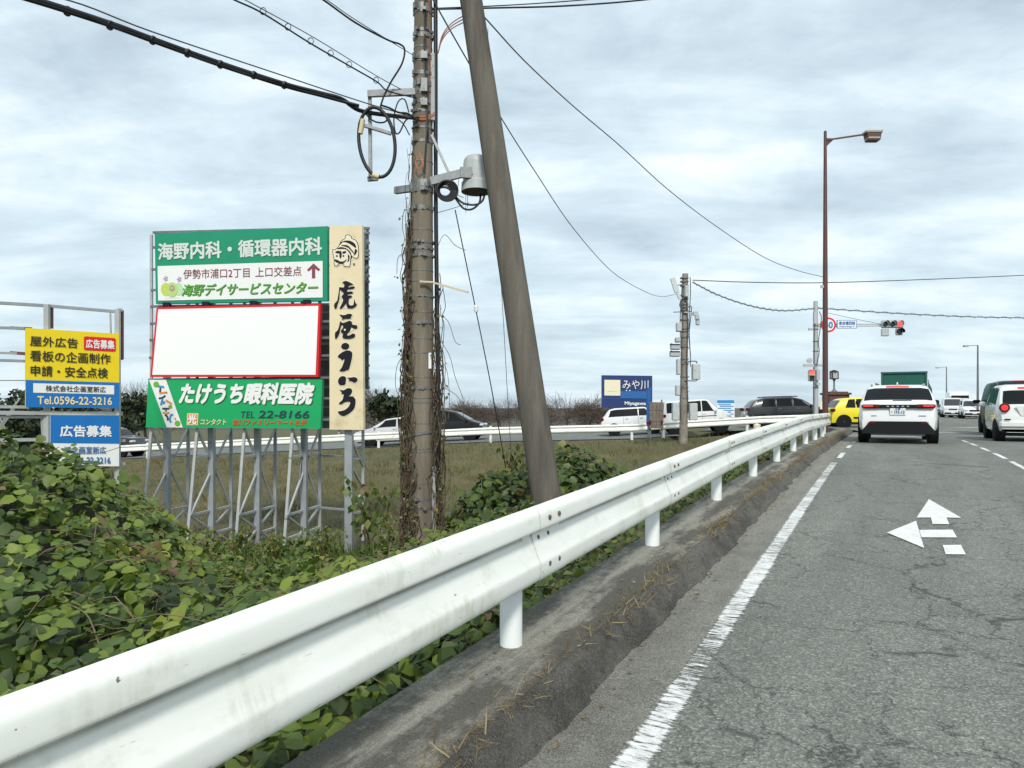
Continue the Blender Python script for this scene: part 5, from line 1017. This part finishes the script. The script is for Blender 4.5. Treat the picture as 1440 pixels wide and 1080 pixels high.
# cars on the side road
def side_place(px, d, L, right=True):
    xc = (px-CX)/FPX*d; a = XD(xc, d, float(side_z(xc))); b = a+SIDE*L*(1 if right else 1)
    xb = b.x*CT+b.y*ST; zb = EYE+float(side_z(xb)); v = SIDE if right else -SIDE
    start = a if right else V((b.x, b.y, zb)); pitch = math.atan2((zb-a.z)*(1 if right else -1), L); return start, math.atan2(v.y, v.x)-math.pi/2, pitch
def small(px, d, right, name, label, cat, L, Wd_, top, belt, pm, wins, ws, rw=None, group=None, **kw):
    loc, rz, pt = side_place(px, d, L, right); c = Car(name, label, cat, group, loc, rz, pt, L, Wd_, top, belt, M[pm], **kw)
    for w in wins: c.window(*w)
    c.toppatch(*ws, .9, .95)
    if rw: c.toppatch(*rw, .9, .9, name='rear_window')
    h = belt; c.box('tail_lamp', (Wd_*.42, .06, h-.08), (.22, .2, .16), 'lamp_red', True, .03); c.box('head_lamp', (Wd_*.36, L-.14, h-.24), (.34, .24, .14), 'lamp_clear', True, .04)
    c.mirrors(ws[1]-.15 if ws[1] > ws[0] else ws[1], h, pm); return c
c = small(1163, 36.0, True, 'car', 'bright yellow hatchback crossing the junction beside the white crossover', 'car', 3.65, 1.66, [(0, .55), (.06, .92), (.20, 1.12), (.42, 1.40), (.7, 1.50), (1.5, 1.54), (2.2, 1.47), (2.95, 1.05), (3.45, .88), (3.65, .55)], .98, 'paint_yellow', [(.62, 1.1, .80, 1.1), (1.16, 1.8, 1.16, 1.8), (1.88, 2.75, 1.88, 2.3)], (2.3, 2.9), (.14, .42), tumble=.15, zlow=.24, wr=.32, wheels=(.55, 3.05)); c.seams((1.84, 2.72)); c.sills(1.0, 2.65, .52, .09); c.sills(.9, 2.7, .27, .08); c.handles((2.05,), .9, 'paint_yellow')
c = small(1046, 39.0, True, 'car', 'black off-road styled wagon stopped on the side road right of the white notice', 'car', 4.6, 1.86, [(0, .6), (.05, 1.0), (.2, 1.2), (.5, 1.52), (.9, 1.64), (2.4, 1.66), (2.9, 1.54), (3.5, 1.14), (4.35, 1.02), (4.6, .6)], 1.12, 'paint_black', [(.75, 1.5, .9, 1.5), (1.58, 2.35, 1.58, 2.35), (2.45, 3.3, 2.45, 2.85)], (2.95, 3.45), (.2, .5), tumble=.17, zlow=.3, wr=.37, wheels=(.85, 3.7)); c.handles((1.7, 2.65), 1.04); c.seams((1.54, 2.4, 3.3)); c.box('roof_rail', (.62, 1.8, 1.68), (.04, 1.8, .05), 'black_trim', True)
mb = MB(); mb.box((.0, .0, .85), (.5, .06, .14)); mb.build('number_plate', M['plate_white'], c.root)
c = small(932, 37.5, True, 'van', 'boxy white van behind the equipment pole with dark side windows', 'van', 3.45, 1.6, [(0, .6), (.03, 1.1), (.10, 1.62), (.25, 1.72), (2.15, 1.74), (2.4, 1.66), (2.85, 1.16), (3.3, 1.02), (3.45, .6)], 1.06, 'paint_white', [(.2, 1.15, .22, 1.15), (1.25, 1.95, 1.25, 1.95), (2.0, 2.6, 2.0, 2.28)], (2.42, 2.82), (.05, .1), tumble=.12, zlow=.3, wr=.33, wheels=(.6, 2.9)); c.seams((1.2, 1.97, 2.6)); c.sills(.7, 2.7, .86, .03); c.handles((1.35, 2.1), .98, 'paint_white')
c = small(846, 40.0, True, 'car', 'white estate car with a red tail lamp below the navy restaurant sign', 'car', 3.5, 1.7, [(0, .6), (.05, .92), (.22, 1.12), (.46, 1.42), (.8, 1.5), (2.4, 1.5), (2.75, 1.35), (3.0, 1.05), (3.35, .9), (3.5, .55)], 1.0, 'paint_white', [(.42, 2.03, .55, 2.03), (2.08, 2.8, 2.08, 2.45)], (2.6, 2.95), (.2, .46), tumble=.16, zlow=.26, wr=.32, wheels=(.7, 2.85)); c.seams((1.23, 2.04)); c.handles((1.4, 2.2), .9, 'chrome')
c = small(566, 40.5, True, 'car', 'dark people carrier on the side road just right of the banded pole', 'car', 4.85, 1.8, [(0, .6), (.04, 1.05), (.25, 1.58), (.6, 1.72), (2.7, 1.74), (3.3, 1.6), (4.15, 1.08), (4.7, .9), (4.85, .55)], 1.06, 'paint_dark', [(.35, 1.5, .5, 1.5), (1.6, 2.65, 1.6, 2.65), (2.75, 3.85, 2.75, 3.25)], (3.35, 4.05), (.08, .25), tumble=.16, zlow=.26, wr=.34); c.seams((1.55, 2.7)); c.handles((1.75, 2.6), 1.0)
c = small(506, 38.6, False, 'car', 'silver white saloon heading left, half hidden by the banded pole', 'car', 4.3, 1.75, [(0, .6), (.05, .98), (.7, 1.05), (1.3, 1.42), (1.9, 1.48), (2.6, 1.42), (3.4, .98), (4.15, .82), (4.3, .5)], .96, 'paint_silver', [(1.1, 1.9, 1.4, 1.9), (2.0, 3.1, 2.0, 2.6)], (2.65, 3.3), (.72, 1.25), tumble=.2, zlow=.24, wr=.32); c.seams((1.95,)); c.handles((2.1,), .86)
c = small(116, 41.5, True, 'car', 'black off-road car at the far left seen between the two sign groups', 'car', 3.75, 1.72, [(0, .6), (.04, 1.1), (.15, 1.62), (.35, 1.74), (2.1, 1.76), (2.4, 1.66), (2.85, 1.2), (3.6, 1.08), (3.75, .6)], 1.12, 'paint_black', [(.3, 1.2, .35, 1.2), (1.3, 2.0, 1.3, 2.0), (2.05, 2.6, 2.05, 2.3)], (2.45, 2.8), (.05, .15), tumble=.13, zlow=.32, wr=.36); c.handles((1.4, 2.15), 1.0)
# traffic coming over the bridge
def oncoming(px, d, name, label, cat, L, Wd_, top, belt, pm, ws, group='traffic coming over the bridge'):
    p = W(px, 590, d); p.z = RZ(p.y)-.0; p = p+V((0, L, 0)); c = Car(name, label, cat, group, p, math.pi, 0, L, Wd_, top, belt, M[pm], tumble=.12, zlow=.26); c.toppatch(*ws, .9, .92, 'glass_grey')
    c.box('head_lamp', (Wd_*.36, L-.10, belt-.28), (.36, .22, .16), 'lamp_clear', True, .04); c.box('grille', (0, L-.02, belt-.30), (Wd_*.42, .06, .12), 'black_trim'); c.box('bumper', (0, L-.02, .42), (Wd_*.8, .12, .16), 'black_trim'); c.box('number_plate', (0, L+.05, .5), (.33, .02, .16), 'plate_white'); c.mirrors(ws[1]-.2, belt+.05, pm); c.window(ws[0]-1.4, ws[1]-.3, ws[0]-1.4, ws[0]-.1); return c
SD = [(0, .6), (.05, .98), (.6, 1.05), (1.2, 1.40), (1.9, 1.46), (2.6, 1.40), (3.35, .98), (4.2, .82), (4.4, .5)]; VN = [(0, .6), (.03, 1.2), (.1, 1.85), (.3, 1.94), (3.3, 1.95), (3.7, 1.85), (4.3, 1.1), (4.6, .95), (4.7, .5)]; MV = [(0, .5), (.03, 1.0), (.2, 1.6), (.5, 1.72), (2.6, 1.74), (3.2, 1.6), (3.9, 1.05), (4.4, .85), (4.5, .5)]
oncoming(1370.5, 62, 'car', 'white low people carrier nearest in the traffic coming over the bridge', 'car', 4.5, 1.78, MV, 1.02, 'paint_white', (3.25, 3.85)); oncoming(1352, 72, 'van', 'pale grey upright van second in the traffic over the bridge', 'van', 4.5, 1.75, VN, 1.1, 'paint_silver', (3.72, 4.25)); oncoming(1340, 70, 'van', 'white upright van left of the grey one in the traffic over the bridge', 'van', 4.5, 1.72, VN, 1.1, 'paint_white', (3.72, 4.25))
p = W(1349, 590, 84); p.z = RZ(p.y); tr = thing('truck', 'tall white box truck standing over the vans in the traffic over the bridge', 'truck', tuple(p), 'traffic coming over the bridge', world=False); mb = MB(); mb.box((0, 3, 1.85), (2.1, 5.5, 2.0), bev=.08); mb.build('box_body', M['paint_white'], tr); mb = MB(); mb.box((0, -.3, 1.55), (2.0, 1.4, 1.7), bev=.12); mb.build('cab', M['paint_white'], tr); mb = MB(); mb.box((0, -1.0, 2.15), (1.75, .06, .5)); mb.build('windscreen', M['glass_dark'], tr); mb = MB(); mb.box((0, .8, .5), (1.9, 4.5, .4)); mb.build('chassis', M['black_trim'], tr)
for x in (-.8, .8):
    for y in (-.2, 4.): mb = MB(); mb.lathe([(0, -.12), (.4, -.12), (.4, .12), (0, .12)], (x, y, .4), ax=(V((0, 1, 0)), V((0, 0, 1)), V((1, 0, 0)))); mb.build('wheel', M['tyre'], tr)
for px, d, pm, lab in ((1319, 88, 'paint_silver', 'small silver car far off on the bridge right of the white crossover'), (1327, 100, 'paint_dark', 'tiny dark car far off on the bridge beside the silver one'), (1333, 92, 'paint_black', 'tiny black car far off on the bridge left of the white van')): oncoming(px, d, 'car', lab, 'car', 4.4, 1.7, SD, .98, pm, (2.65, 3.3))

# ------------------------------------------------------------------ posts, signals, lamps
mat('brown_steel', (.095, .042, .035), .5, .1, var=.15, vscale=3); mat('lamp_head', (.33, .31, .26), .5, var=.1); mat('signal_grey', (.42, .45, .46), .5, .1, var=.06); mat('signal_black', (.012, .012, .012), .5); emis('signal_red', (1., .07, .06), 1.5); emis('walk_red', (1., .16, .12), .7); mat('lens_dark', (.02, .022, .022), .2); mat('box_grey', (.46, .50, .50), .5, var=.05, dirt=(.33, .34, .32), dscale=4); mat('post_aged', (.25, .23, .19), .8, var=.2, vscale=3, dirt=(.12, .10, .08), dscale=5)
b = W(1160.5, 601, 25); b.z = W(1160, 606, 25).z; lamp = thing('street_lamp', 'tall slender brown street lamp with one arm at the end of the near guardrail', 'street lamp', tuple(b))
tp = V((b.x, b.y, W(0, 186, 25).z)); mb = MB(); mb.tube([b-V((0, 0, .4)), b.lerp(tp, .45), tp], [.10, .085, .05], 16); mb.lathe([(.06, 0), (.03, .05), (0, .07)], tp, seg=12); mb.build('lamp_post', M['brown_steel'], lamp, smooth=50)
a0, a1 = W(1162, 197, 25), W(1216, 189, 25); mb = MB(); mb.bar(a0, a1, .05, .05); mb.prism([W(1161, 194, 25), W(1173, 194.5, 25), W(1161, 206, 25)], (.02, .02, 0)); mb.build('arm', M['brown_steel'], lamp)
hc = W(1226.5, 188.5, 25); ax = (V((CT, ST, 0)), V((-ST, CT, 0)), V((0, 0, 1)))
mb = MB(); mb.box(hc+V((0, 0, .04)), (.60, .36, .09), ax=ax, bev=.02); mb.box(hc+V((CT*.32, ST*.32, .1)), (.03, .2, .06), ax=ax); h_ = mb.build('lamp_head', M['lamp_head'], lamp)
mb = MB(); mb.prism([hc+ax[0]*x+V((0, 0, z))-ax[1]*.15 for x, z in ((-.24, 0), (.26, 0), (.22, -.25), (-.18, -.25))], ax[1]*.3); mb.build('lamp_housing', M['brown_steel'], h_); mb = MB(); mb.box(hc+V((0, 0, -.17)), (.40, .32, .03), ax=ax); mb.build('lamp_glass', M['lamp_clear'], h_)
mb = MB(); mb.lathe([(.11, -.1), (.11, .1)], W(1160.6, 585, 25), seg=14); mb.build('band', M['plate_white'], lamp); mb = MB(); mb.box(W(1154, 514, 24.9), (.12, .08, .07)); mb.box(W(1156, 403, 24.9), (.12, .06, .1)); mb.build('fitting', M['signal_grey'], lamp)
for px, pt, pbm, d, lab, gx in ((1375, 485.5, 583, 62, 'thin grey street lamp in the distance above the black van', -17), (1331, 516, 592, 95, 'thin grey street lamp far off over the bridge traffic', -13), (1305.5, 534, 590, 110, 'faint street lamp farthest off just right of the green truck', -8)):
    b = W(px, pbm, d); b.z = min(b.z, RZ(b.y)); t = thing('street_lamp', lab, 'street lamp', tuple(b), 'street lamps along the bridge'); top = W(px, pt, d); mb = MB(); mb.tube([V((top.x, top.y, b.z)), top], [.11, .06], 10); mb.build('lamp_post', M['steel_dark'], t); mb = MB(); mb.bar(top, W(px+gx, pt+1, d), .05); mb.build('arm', M['steel_dark'], t); mb = MB(); mb.box(W(px+gx, pt+1.2, d), (.4, .2, .14), TH); mb.build('lamp_head', M['lamp_head'], t)
# signal pole
b = W(1147, 600, 34); sp = thing('signal_pole', 'grey signal pole carrying a long arm left of the brown lamp', 'pole', tuple(b)); top = W(1147, 424, 34); mb = MB(); mb.tube([V((top.x, top.y, b.z-.3)), top], [.13, .10], 16); mb.lathe([(.11, 0), (.0, .03)], top, seg=12); mb.build('pole_shaft', M['signal_grey'], sp, smooth=50)
mb = MB(); mb.bar(W(1147, 456, 34), W(1262, 456.5, 34), .06); mb.bar(W(1147, 459.5, 34), W(1255, 458.5, 34), .045); mb.build('arm', M['signal_grey'], sp)
mb = MB(); mb.box(W(1146, 447, 33.8), (.14, .12, .55), TH); mb.box(W(1140, 463, 33.8), (.2, .1, .1), TH); mb.box(W(1150, 527, 33.8), (.16, .14, .5), TH); mb.box(W(1150, 540, 33.8), (.18, .2, .1), TH); mb.build('fitting', M['signal_grey'], sp)
mb = MB(); mb.tube(cr([W(x, y, 33.85) for x, y in ((1152, 438), (1155, 448), (1151, 480), (1152, 495), (1148, 515))], 5), .02, 5); mb.tube([W(1145, 450, 33.8), W(1144.5, 590, 33.8)], .022, 5); mb.build('riser_cable', M['cable_grey'], sp)
mb = MB()
for y in (458, 463, 480, 494, 513, 530, 545): mb.lathe([(.135, -.02), (.135, .02)], W(1147, y, 34), seg=14)
mb.build('band', M['band_steel'], sp)
mb = MB(); mb.box(W(1155.6, 570, 33.8), (.18, .03, .38), TH); mb.build('number_plate', M['cream_pale'], sp)
F_ = V((ST, -CT, 0))
ns = Board(W(1177, 450.2, 33.8), W(1205, 450.2, 33.8), W(1205, 461.8, 33.8), W(1177, 461.8, 33.8)); ns.panel('name_sign', M['text_navy'], .04, 'small white and blue crossing name sign on the signal arm', 'sign'); ns.rect('white_face', .03, .06, .97, .94, M['sign_white'], .006); ns.text('度会橋西詰', .09, .42, .91, .86, M['sign_blue'], .02); ns.text('Watarai Bridge W.', .10, .12, .90, .32, M['sign_blue'], .01)
sc_ = W(1165, 457, 33.75); ss = thing('speed_sign', 'round speed limit sign with red rim half hidden by the brown lamp post', 'sign', tuple(sc_)); ax2 = (V((CT, ST, 0)), V((0, 0, 1)), F_)
mb = MB(); mb.lathe([(0, -.01), (.355, -.01), (.355, .012), (0, .012)], sc_, ax=ax2, seg=32); mb.build('rim', M['sign_red'], ss); mb = MB(); mb.lathe([(0, .0), (.265, .0), (.265, .018), (0, .018)], sc_, ax=ax2, seg=32); mb.build('white_face', M['sign_white'], ss)
bd = Board(*[sc_+ax2[0]*x+V((0, 0, z)) for x, z in ((-.2, .16), (.2, .16), (.2, -.16), (-.2, -.16))]); bd.root = ss; bd.o = sc_; bd.text('50', 0, 0, 1, 1, M['sign_blue'], .03, off=.026)
tl = thing('traffic_light', 'horizontal traffic light showing red at the end of the signal arm', 'traffic light', tuple(W(1254, 458, 33.9))); c0 = W(1254.5, 456, 33.8)
mb = MB(); mb.box(c0, (1.06, .14, .36), TH, bev=.05); mb.build('housing', M['signal_grey'], tl)
for px, m in ((1244.7, 'lens_dark'), (1255, 'lens_dark'), (1264.8, 'signal_red')):
    cc = W(px, 455.6, 33.72); mb = MB(); mb.lathe([(0, 0), (.13, 0), (.125, .012), (0, .02)], cc, ax=ax2, seg=20); mb.build('lens', M[m], tl, smooth=40)
    mb = MB(); rows = [[cc+ax2[0]*.155*math.cos(a)+V((0, 0, .155*math.sin(a)))+F_*f for f in (0, .22*(.6+.4*max(0, math.sin(a))))] for a in np.linspace(-.6, math.pi+.6, 20)]; mb.grid(rows); mb.build('visor', M['signal_grey'], tl, smooth=60)
ab = W(1244.5, 467.5, 33.8); mb = MB(); mb.box(ab, (.36, .12, .36), TH, bev=.03); mb.build('detector_box', M['signal_grey'], tl)
cc = W(1265, 466.4, 33.75); mb = MB(); mb.box(cc-F_*.05, (.34, .12, .34), TH, bev=.04); mb.build('arrow_housing', M['signal_grey'], tl); mb = MB(); mb.lathe([(0, .02), (.14, .02), (.13, .035), (0, .04)], cc, ax=ax2, seg=20); mb.build('lens', M['lens_dark'], tl); mb = MB(); rows = [[cc+ax2[0]*.155*math.cos(a)+V((0, 0, .155*math.sin(a)))+F_*f for f in (0, .22)] for a in np.linspace(-.3, math.pi+.3, 18)]; mb.grid(rows); mb.build('visor', M['signal_black'], tl, smooth=60)
pc = W(1141, 528, 33.6); pt = thing('pedestrian_signal', 'small pedestrian signal with a red light on the grey signal pole', 'traffic light', tuple(pc)); mb = MB(); mb.box(pc, (.30, .16, .56), TH, bev=.04); mb.build('housing', M['signal_grey'], pt)
for dz, m in ((.13, 'walk_red'), (-.13, 'lens_dark')): mb = MB(); mb.box(pc+V((0, 0, dz))+F_*.085, (.22, .02, .22), TH); mb.build('lens', M[m], pt); mb = MB(); mb.box(pc+V((0, 0, dz+.13))+F_*.15, (.26, .16, .015), TH); mb.build('visor', M['signal_grey'], pt)
mb = MB(); mb.box(W(1137, 514, 33.7), (.5, .05, .14), TH); mb.lathe([(0, -.05), (.11, -.05), (.13, .05), (0, .06)], W(1138, 507, 33.7), ax=ax2, seg=14); tag(mb.build('beacon', M['signal_grey'], origin=W(1137, 514, 33.7)), 'little grey plate and round beacon above the pedestrian signal', 'beacon')
# bridge end pier with lantern
pr = W(1175, 600, 43); pier = thing('bridge_pier', 'brownish stone pier at the bridge end topped by a dark lantern', 'pier', tuple(pr)); mat('brown_stone', (.125, .060, .050), .8, var=.25, vscale=3)
mb = MB(); z0, z1 = pr.z-.3, W(0, 555, 43).z; mb.box((pr.x, pr.y, (z0+z1)/2), (1.20, 1.0, z1-z0), TH); mb.build('shaft', M['brown_stone'], pier); mb = MB(); mb.box((pr.x, pr.y, z1+.05), (1.38, 1.2, .12), TH); mb.box((pr.x, pr.y, z1+.14), (1.1, .9, .08), TH); mb.build('cap', M['brown_stone'], pier)
lc = W(1173, 551, 43); mb = MB(); s = .043; mb.lathe([(6*s, -1*s), (3*s, 2*s), (1.3*s, 4*s), (1.1*s, 15*s), (2.2*s, 17*s), (2.5*s, 18*s), (0, 18.5*s)], lc, seg=14); mb.build('lantern_post', M['steel_dark'], pier, smooth=40)
mb = MB(); mb.box(lc+V((0, 0, 23*s)), (7.5*s, 7.5*s, 9*s), TH); ln = mb.build('lantern_glass', mat('lantern_pane', (.42, .43, .42), .4), pier)
mb = MB(); 
for i in (-1, 1):
    for j in (-1, 1): mb.box(lc+ax[0]*i*3.9*s+ax[1]*j*3.9*s+V((0, 0, 23*s)), (1.1*s, 1.1*s, 10*s), TH)
mb.box(lc+V((0, 0, 18.4*s)), (9*s, 9*s, 1.2*s), TH); mb.lathe([(6.6*s, 27.6*s), (6*s, 29*s), (2*s, 30.5*s), (0, 31*s)], lc, ax=ax, seg=4); mb.build('lantern_frame', M['signal_black'], ln)
# equipment pole
eb = W(961, 618, 32); ep = thing('equipment_pole', 'weathered pole crowded with control boxes and signal heads before the far guardrail', 'pole', tuple(eb)); et = W(963.5, 385, 32); mb = MB(); mb.tube([eb-V((0, 0, .4)), V((et.x, et.y, et.z))], [.19, .13], 18); mb.build('pole_shaft', M['post_aged'], ep, smooth=50)
def eq(name, px, py, w, h, m, e=-.2, dpt=.3): mb = MB(); mb.box(W(px, py, 32+e), (w*.032, dpt, h*.032), TH, bev=.03); return mb.build(name, M[m], ep)
for px, py, w, h, e in ((950, 578.5, 9.5, 25, -.2), (974.5, 579, 11, 24, -.2), (978.5, 523, 10.5, 22, -.1), (954.5, 460, 7, 13, -.1), (953, 549, 6, 15, -.1), (954, 516, 5, 22, -.1), (965, 410, 5, 16, -.25)): eq('control_box', px, py, w, h, 'box_grey', e)
for px, py, w, h in ((949.5, 488, 13, 7.5), (949, 498, 14, 7), (953, 478, 7, 7)): b_ = eq('signal_head', px, py, w, h, 'signal_grey', -.15)
for py in (484, 494):
    mb = MB(); mb.box(W(943.5, py, 31.9), (.03, .34, .05), TH); mb.box(W(949, py+.3, 31.8), (.42, .3, .02), TH); mb.build('visor', M['signal_black'], ep)
mb = MB(); mb.bar(W(945.5, 391, 31.6), W(952, 411, 31.6), .14, .2); mb.bar(W(952, 411, 31.6), W(957, 421, 31.6), .10, .12); mb.build('antenna_panel', M['lamp_clear'], ep); mb = MB(); mb.bar(W(949, 402, 31.7), W(964, 399, 32), .04); mb.bar(W(953, 414, 31.7), W(964, 418, 32), .05); mb.build('antenna_arm', M['steel_dark'], ep)
mb = MB(); mb.bar(W(962, 439, 31.8), W(981, 441, 31.6), .05); mb.box(W(978, 441, 31.6), (.22, .2, .16), TH); mb.box(W(981, 452, 31.6), (.16, .16, .34), TH, bev=.03); mb.lathe([(.0, -.1), (.1, -.1), (.1, .1), (0, .1)], W(980, 446, 31.55), seg=10); mb.build('camera_unit', M['signal_grey'], ep)
mb = MB(); mb.bar(W(947, 439, 31.8), W(972, 438, 31.8), .04); mb.build('bracket', M['steel_dark'], ep); mb = MB(); mb.tube(cr([W(x, y, 31.8) for x, y in ((963, 508.5), (978, 508), (980, 511))], 4), .03, 6); mb.build('bracket', M['steel_dark'], ep); mb = MB(); mb.tube(cr([W(x, y, 31.8) for x, y in ((963, 535), (978, 535.5), (980, 533))], 4), .03, 6); mb.build('bracket', M['steel_dark'], ep)
mb = MB()
for x, y0, y1 in ((957.5, 420, 590), (966.5, 400, 590), (970, 390, 520), (959.5, 400, 470)): mb.tube(cr([W(x+math.sin(y*.06+x)*1.0, y, 31.78) for y in range(y0, y1, 14)], 3), .022, 5)
mb.tube(cr([W(x, y, 31.7) for x, y in ((958, 421), (956, 430), (962, 436), (971, 430), (972, 440), (969, 470), (971, 500))], 5), .022, 5)
mb.build('riser_cable', M['cable_grey'], ep)
mb = MB()
for y in (391, 396, 402, 420, 428, 432, 437, 450, 462, 466, 474, 488, 505, 512, 530, 545, 560): mb.lathe([(.175+.0*y, -.03), (.19, -.03), (.19, .03), (.175, .03)], W(962.3, y, 32), seg=14)
mb.build('band', M['band_steel'], ep)
mb = MB()
for y in (470, 490, 510, 530, 550, 570): mb.bar(W(966, y, 31.8), W(970, y, 31.8), .025)
mb.build('step_bolt', M['steel_dark'], ep)
# restaurant sign, wooden board, notices
mat('sign_navy', (.012, .035, .14), .45, var=.1); mat('sign_midblue', (.015, .115, .36), .45)
nb = Board(W(846.3, 527.6, 47), W(917.3, 528.4, 47), W(917.3, 574.5, 47), W(846.3, 573.5, 47)); nb.panel('signboard', M['sign_navy'], .25, 'navy blue restaurant billboard with a pale square, beyond the side road', 'sign')
nb.poly('top_edge', [(u, .985+.02*math.sin(u*37)*math.sin(u*91)) for u in np.linspace(0, 1, 40)]+[(1, .96), (0, .96)], M['sign_navy'], .004)
nb.rect('pale_square', .05, .38, .365, .86, M['cream_pale'], .03); nb.rect('blue_band', .37, .30, .97, .52, M['sign_midblue'], .03); nb.rect('line', .0, .275, 1, .285, M['sign_midblue'], .03)
nb.text('みや川', .41, .58, .92, .86, M['sign_white'], .0, off=.05); nb.text('Miyagawa', .45, .07, .87, .205, M['sign_white'], .025, off=.05); nb.rect('mark', .475, .525, .50, .555, M['sign_white'], .05); nb.rect('mark', .54, .525, .565, .555, M['sign_white'], .05); nb.rect('mark', .10, .50, .30, .515, M['gourd_mint'], .04)
mb = MB()
for px in (858, 900): mb.bar(W(px, 573, 47.15), W(px, 606, 47.15), .2)
mb.build('post', M['steel_dark'], nb.root)
mb = MB(); q0, q1 = W(912.3, 598, 33.4), W(912.3, 545, 33.4); mb.tube([q0, q1], .11, 14); pz = mb.build('blue_post', M['sign_midblue'], origin=q0, smooth=40); pz['_o'] = tuple(q0); tag(pz, 'short thick blue post in front of the navy sign and white estate car', 'post'); mb = MB(); mb.lathe([(.115, 0), (.115, .12)], W(912.3, 597, 33.4), seg=14); mb.build('red_collar', M['lamp_red'], pz); mb = MB(); mb.tube([q0-V((0, 0, .55)), q0], .07, 10); mb.build('post_foot', M['steel_dark'], pz)
wb = thing('wooden_board', 'grey weathered wooden board on two posts beside the equipment pole', 'board', tuple(W(923, 604, 33.2))); mat('old_wood', (.17, .145, .12), .9, var=.4, vscale=7)
for i in range(4): mb = MB(); mb.box(W(915.5+i*5, 584, 33.2), (.158, .04, 1.22), TH); mb.build('plank', M['old_wood'], wb)
for px in (914.5, 930.5): mb = MB(); mb.bar(W(px, 616, 33.3), W(px, 562 if px > 920 else 570, 33.3), .06); mb.build('post', M['steel_dark'], wb); mb = MB(); mb.box(W(px, 594, 33.15), (.07, .05, .18), TH); mb.build('reflector', M['lamp_red'], wb)
mb = MB(); mb.box(W(923, 576, 33.17), (.62, .02, .03), TH); mb.box(W(923, 592, 33.17), (.62, .02, .03), TH); mb.build('batten', M['steel_dark'], wb)
nt = Board(W(1008, 562, 44), W(1033, 562, 44), W(1033, 591, 44), W(1008, 591, 44)); nt.panel('notice_board', M['sign_white'], .06, 'white notice board with a blue heading between the white van and the black wagon', 'sign'); nt.rect('heading', .02, .83, .98, .98, M['deco_blue'], .01)
for v in (.76, .68, .58, .48, .40, .30, .20, .12): nt.rect('text_line', .12+.05*math.sin(v*40), v-.022, .88-.08*math.cos(v*33), v+.022, M['deco_blue'], .012)
mb = MB()
for px in (1011, 1030): mb.bar(W(px, 590, 44.1), W(px, 612, 44.1), .08)
mb.build('post', M['steel_dark'], nt.root)
bs = Board(W(1069, 560.5, 48), W(1092, 559.8, 48), W(1092, 566, 48), W(1069, 566, 48)); bs.panel('river_sign', M['deco_blue'], .06, 'small blue sign showing just above the roof of the black wagon', 'sign')
mb = MB(); mb.bar(W(1080, 565, 48.1), W(1080, 605, 48.1), .1); mb.build('post', M['steel_dark'], bs.root)
mb = MB(); pz = W(1064.5, 599, 30); mb.lathe([(.0, 0), (.14, .0), (.15, .2), (.0, .26)], pz-V((0, 0, .15)), seg=14); ob = mb.build('delineator', M['cream_pale'], origin=pz); tag(ob, 'round pale end cap on a stub at the end of the far guardrail', 'post'); ob['_o'] = tuple(pz); mb = MB(); mb.tube([pz-V((0, 0, .8)), pz], .05, 8); mb.build('post_foot', M['steel_dark'], ob)
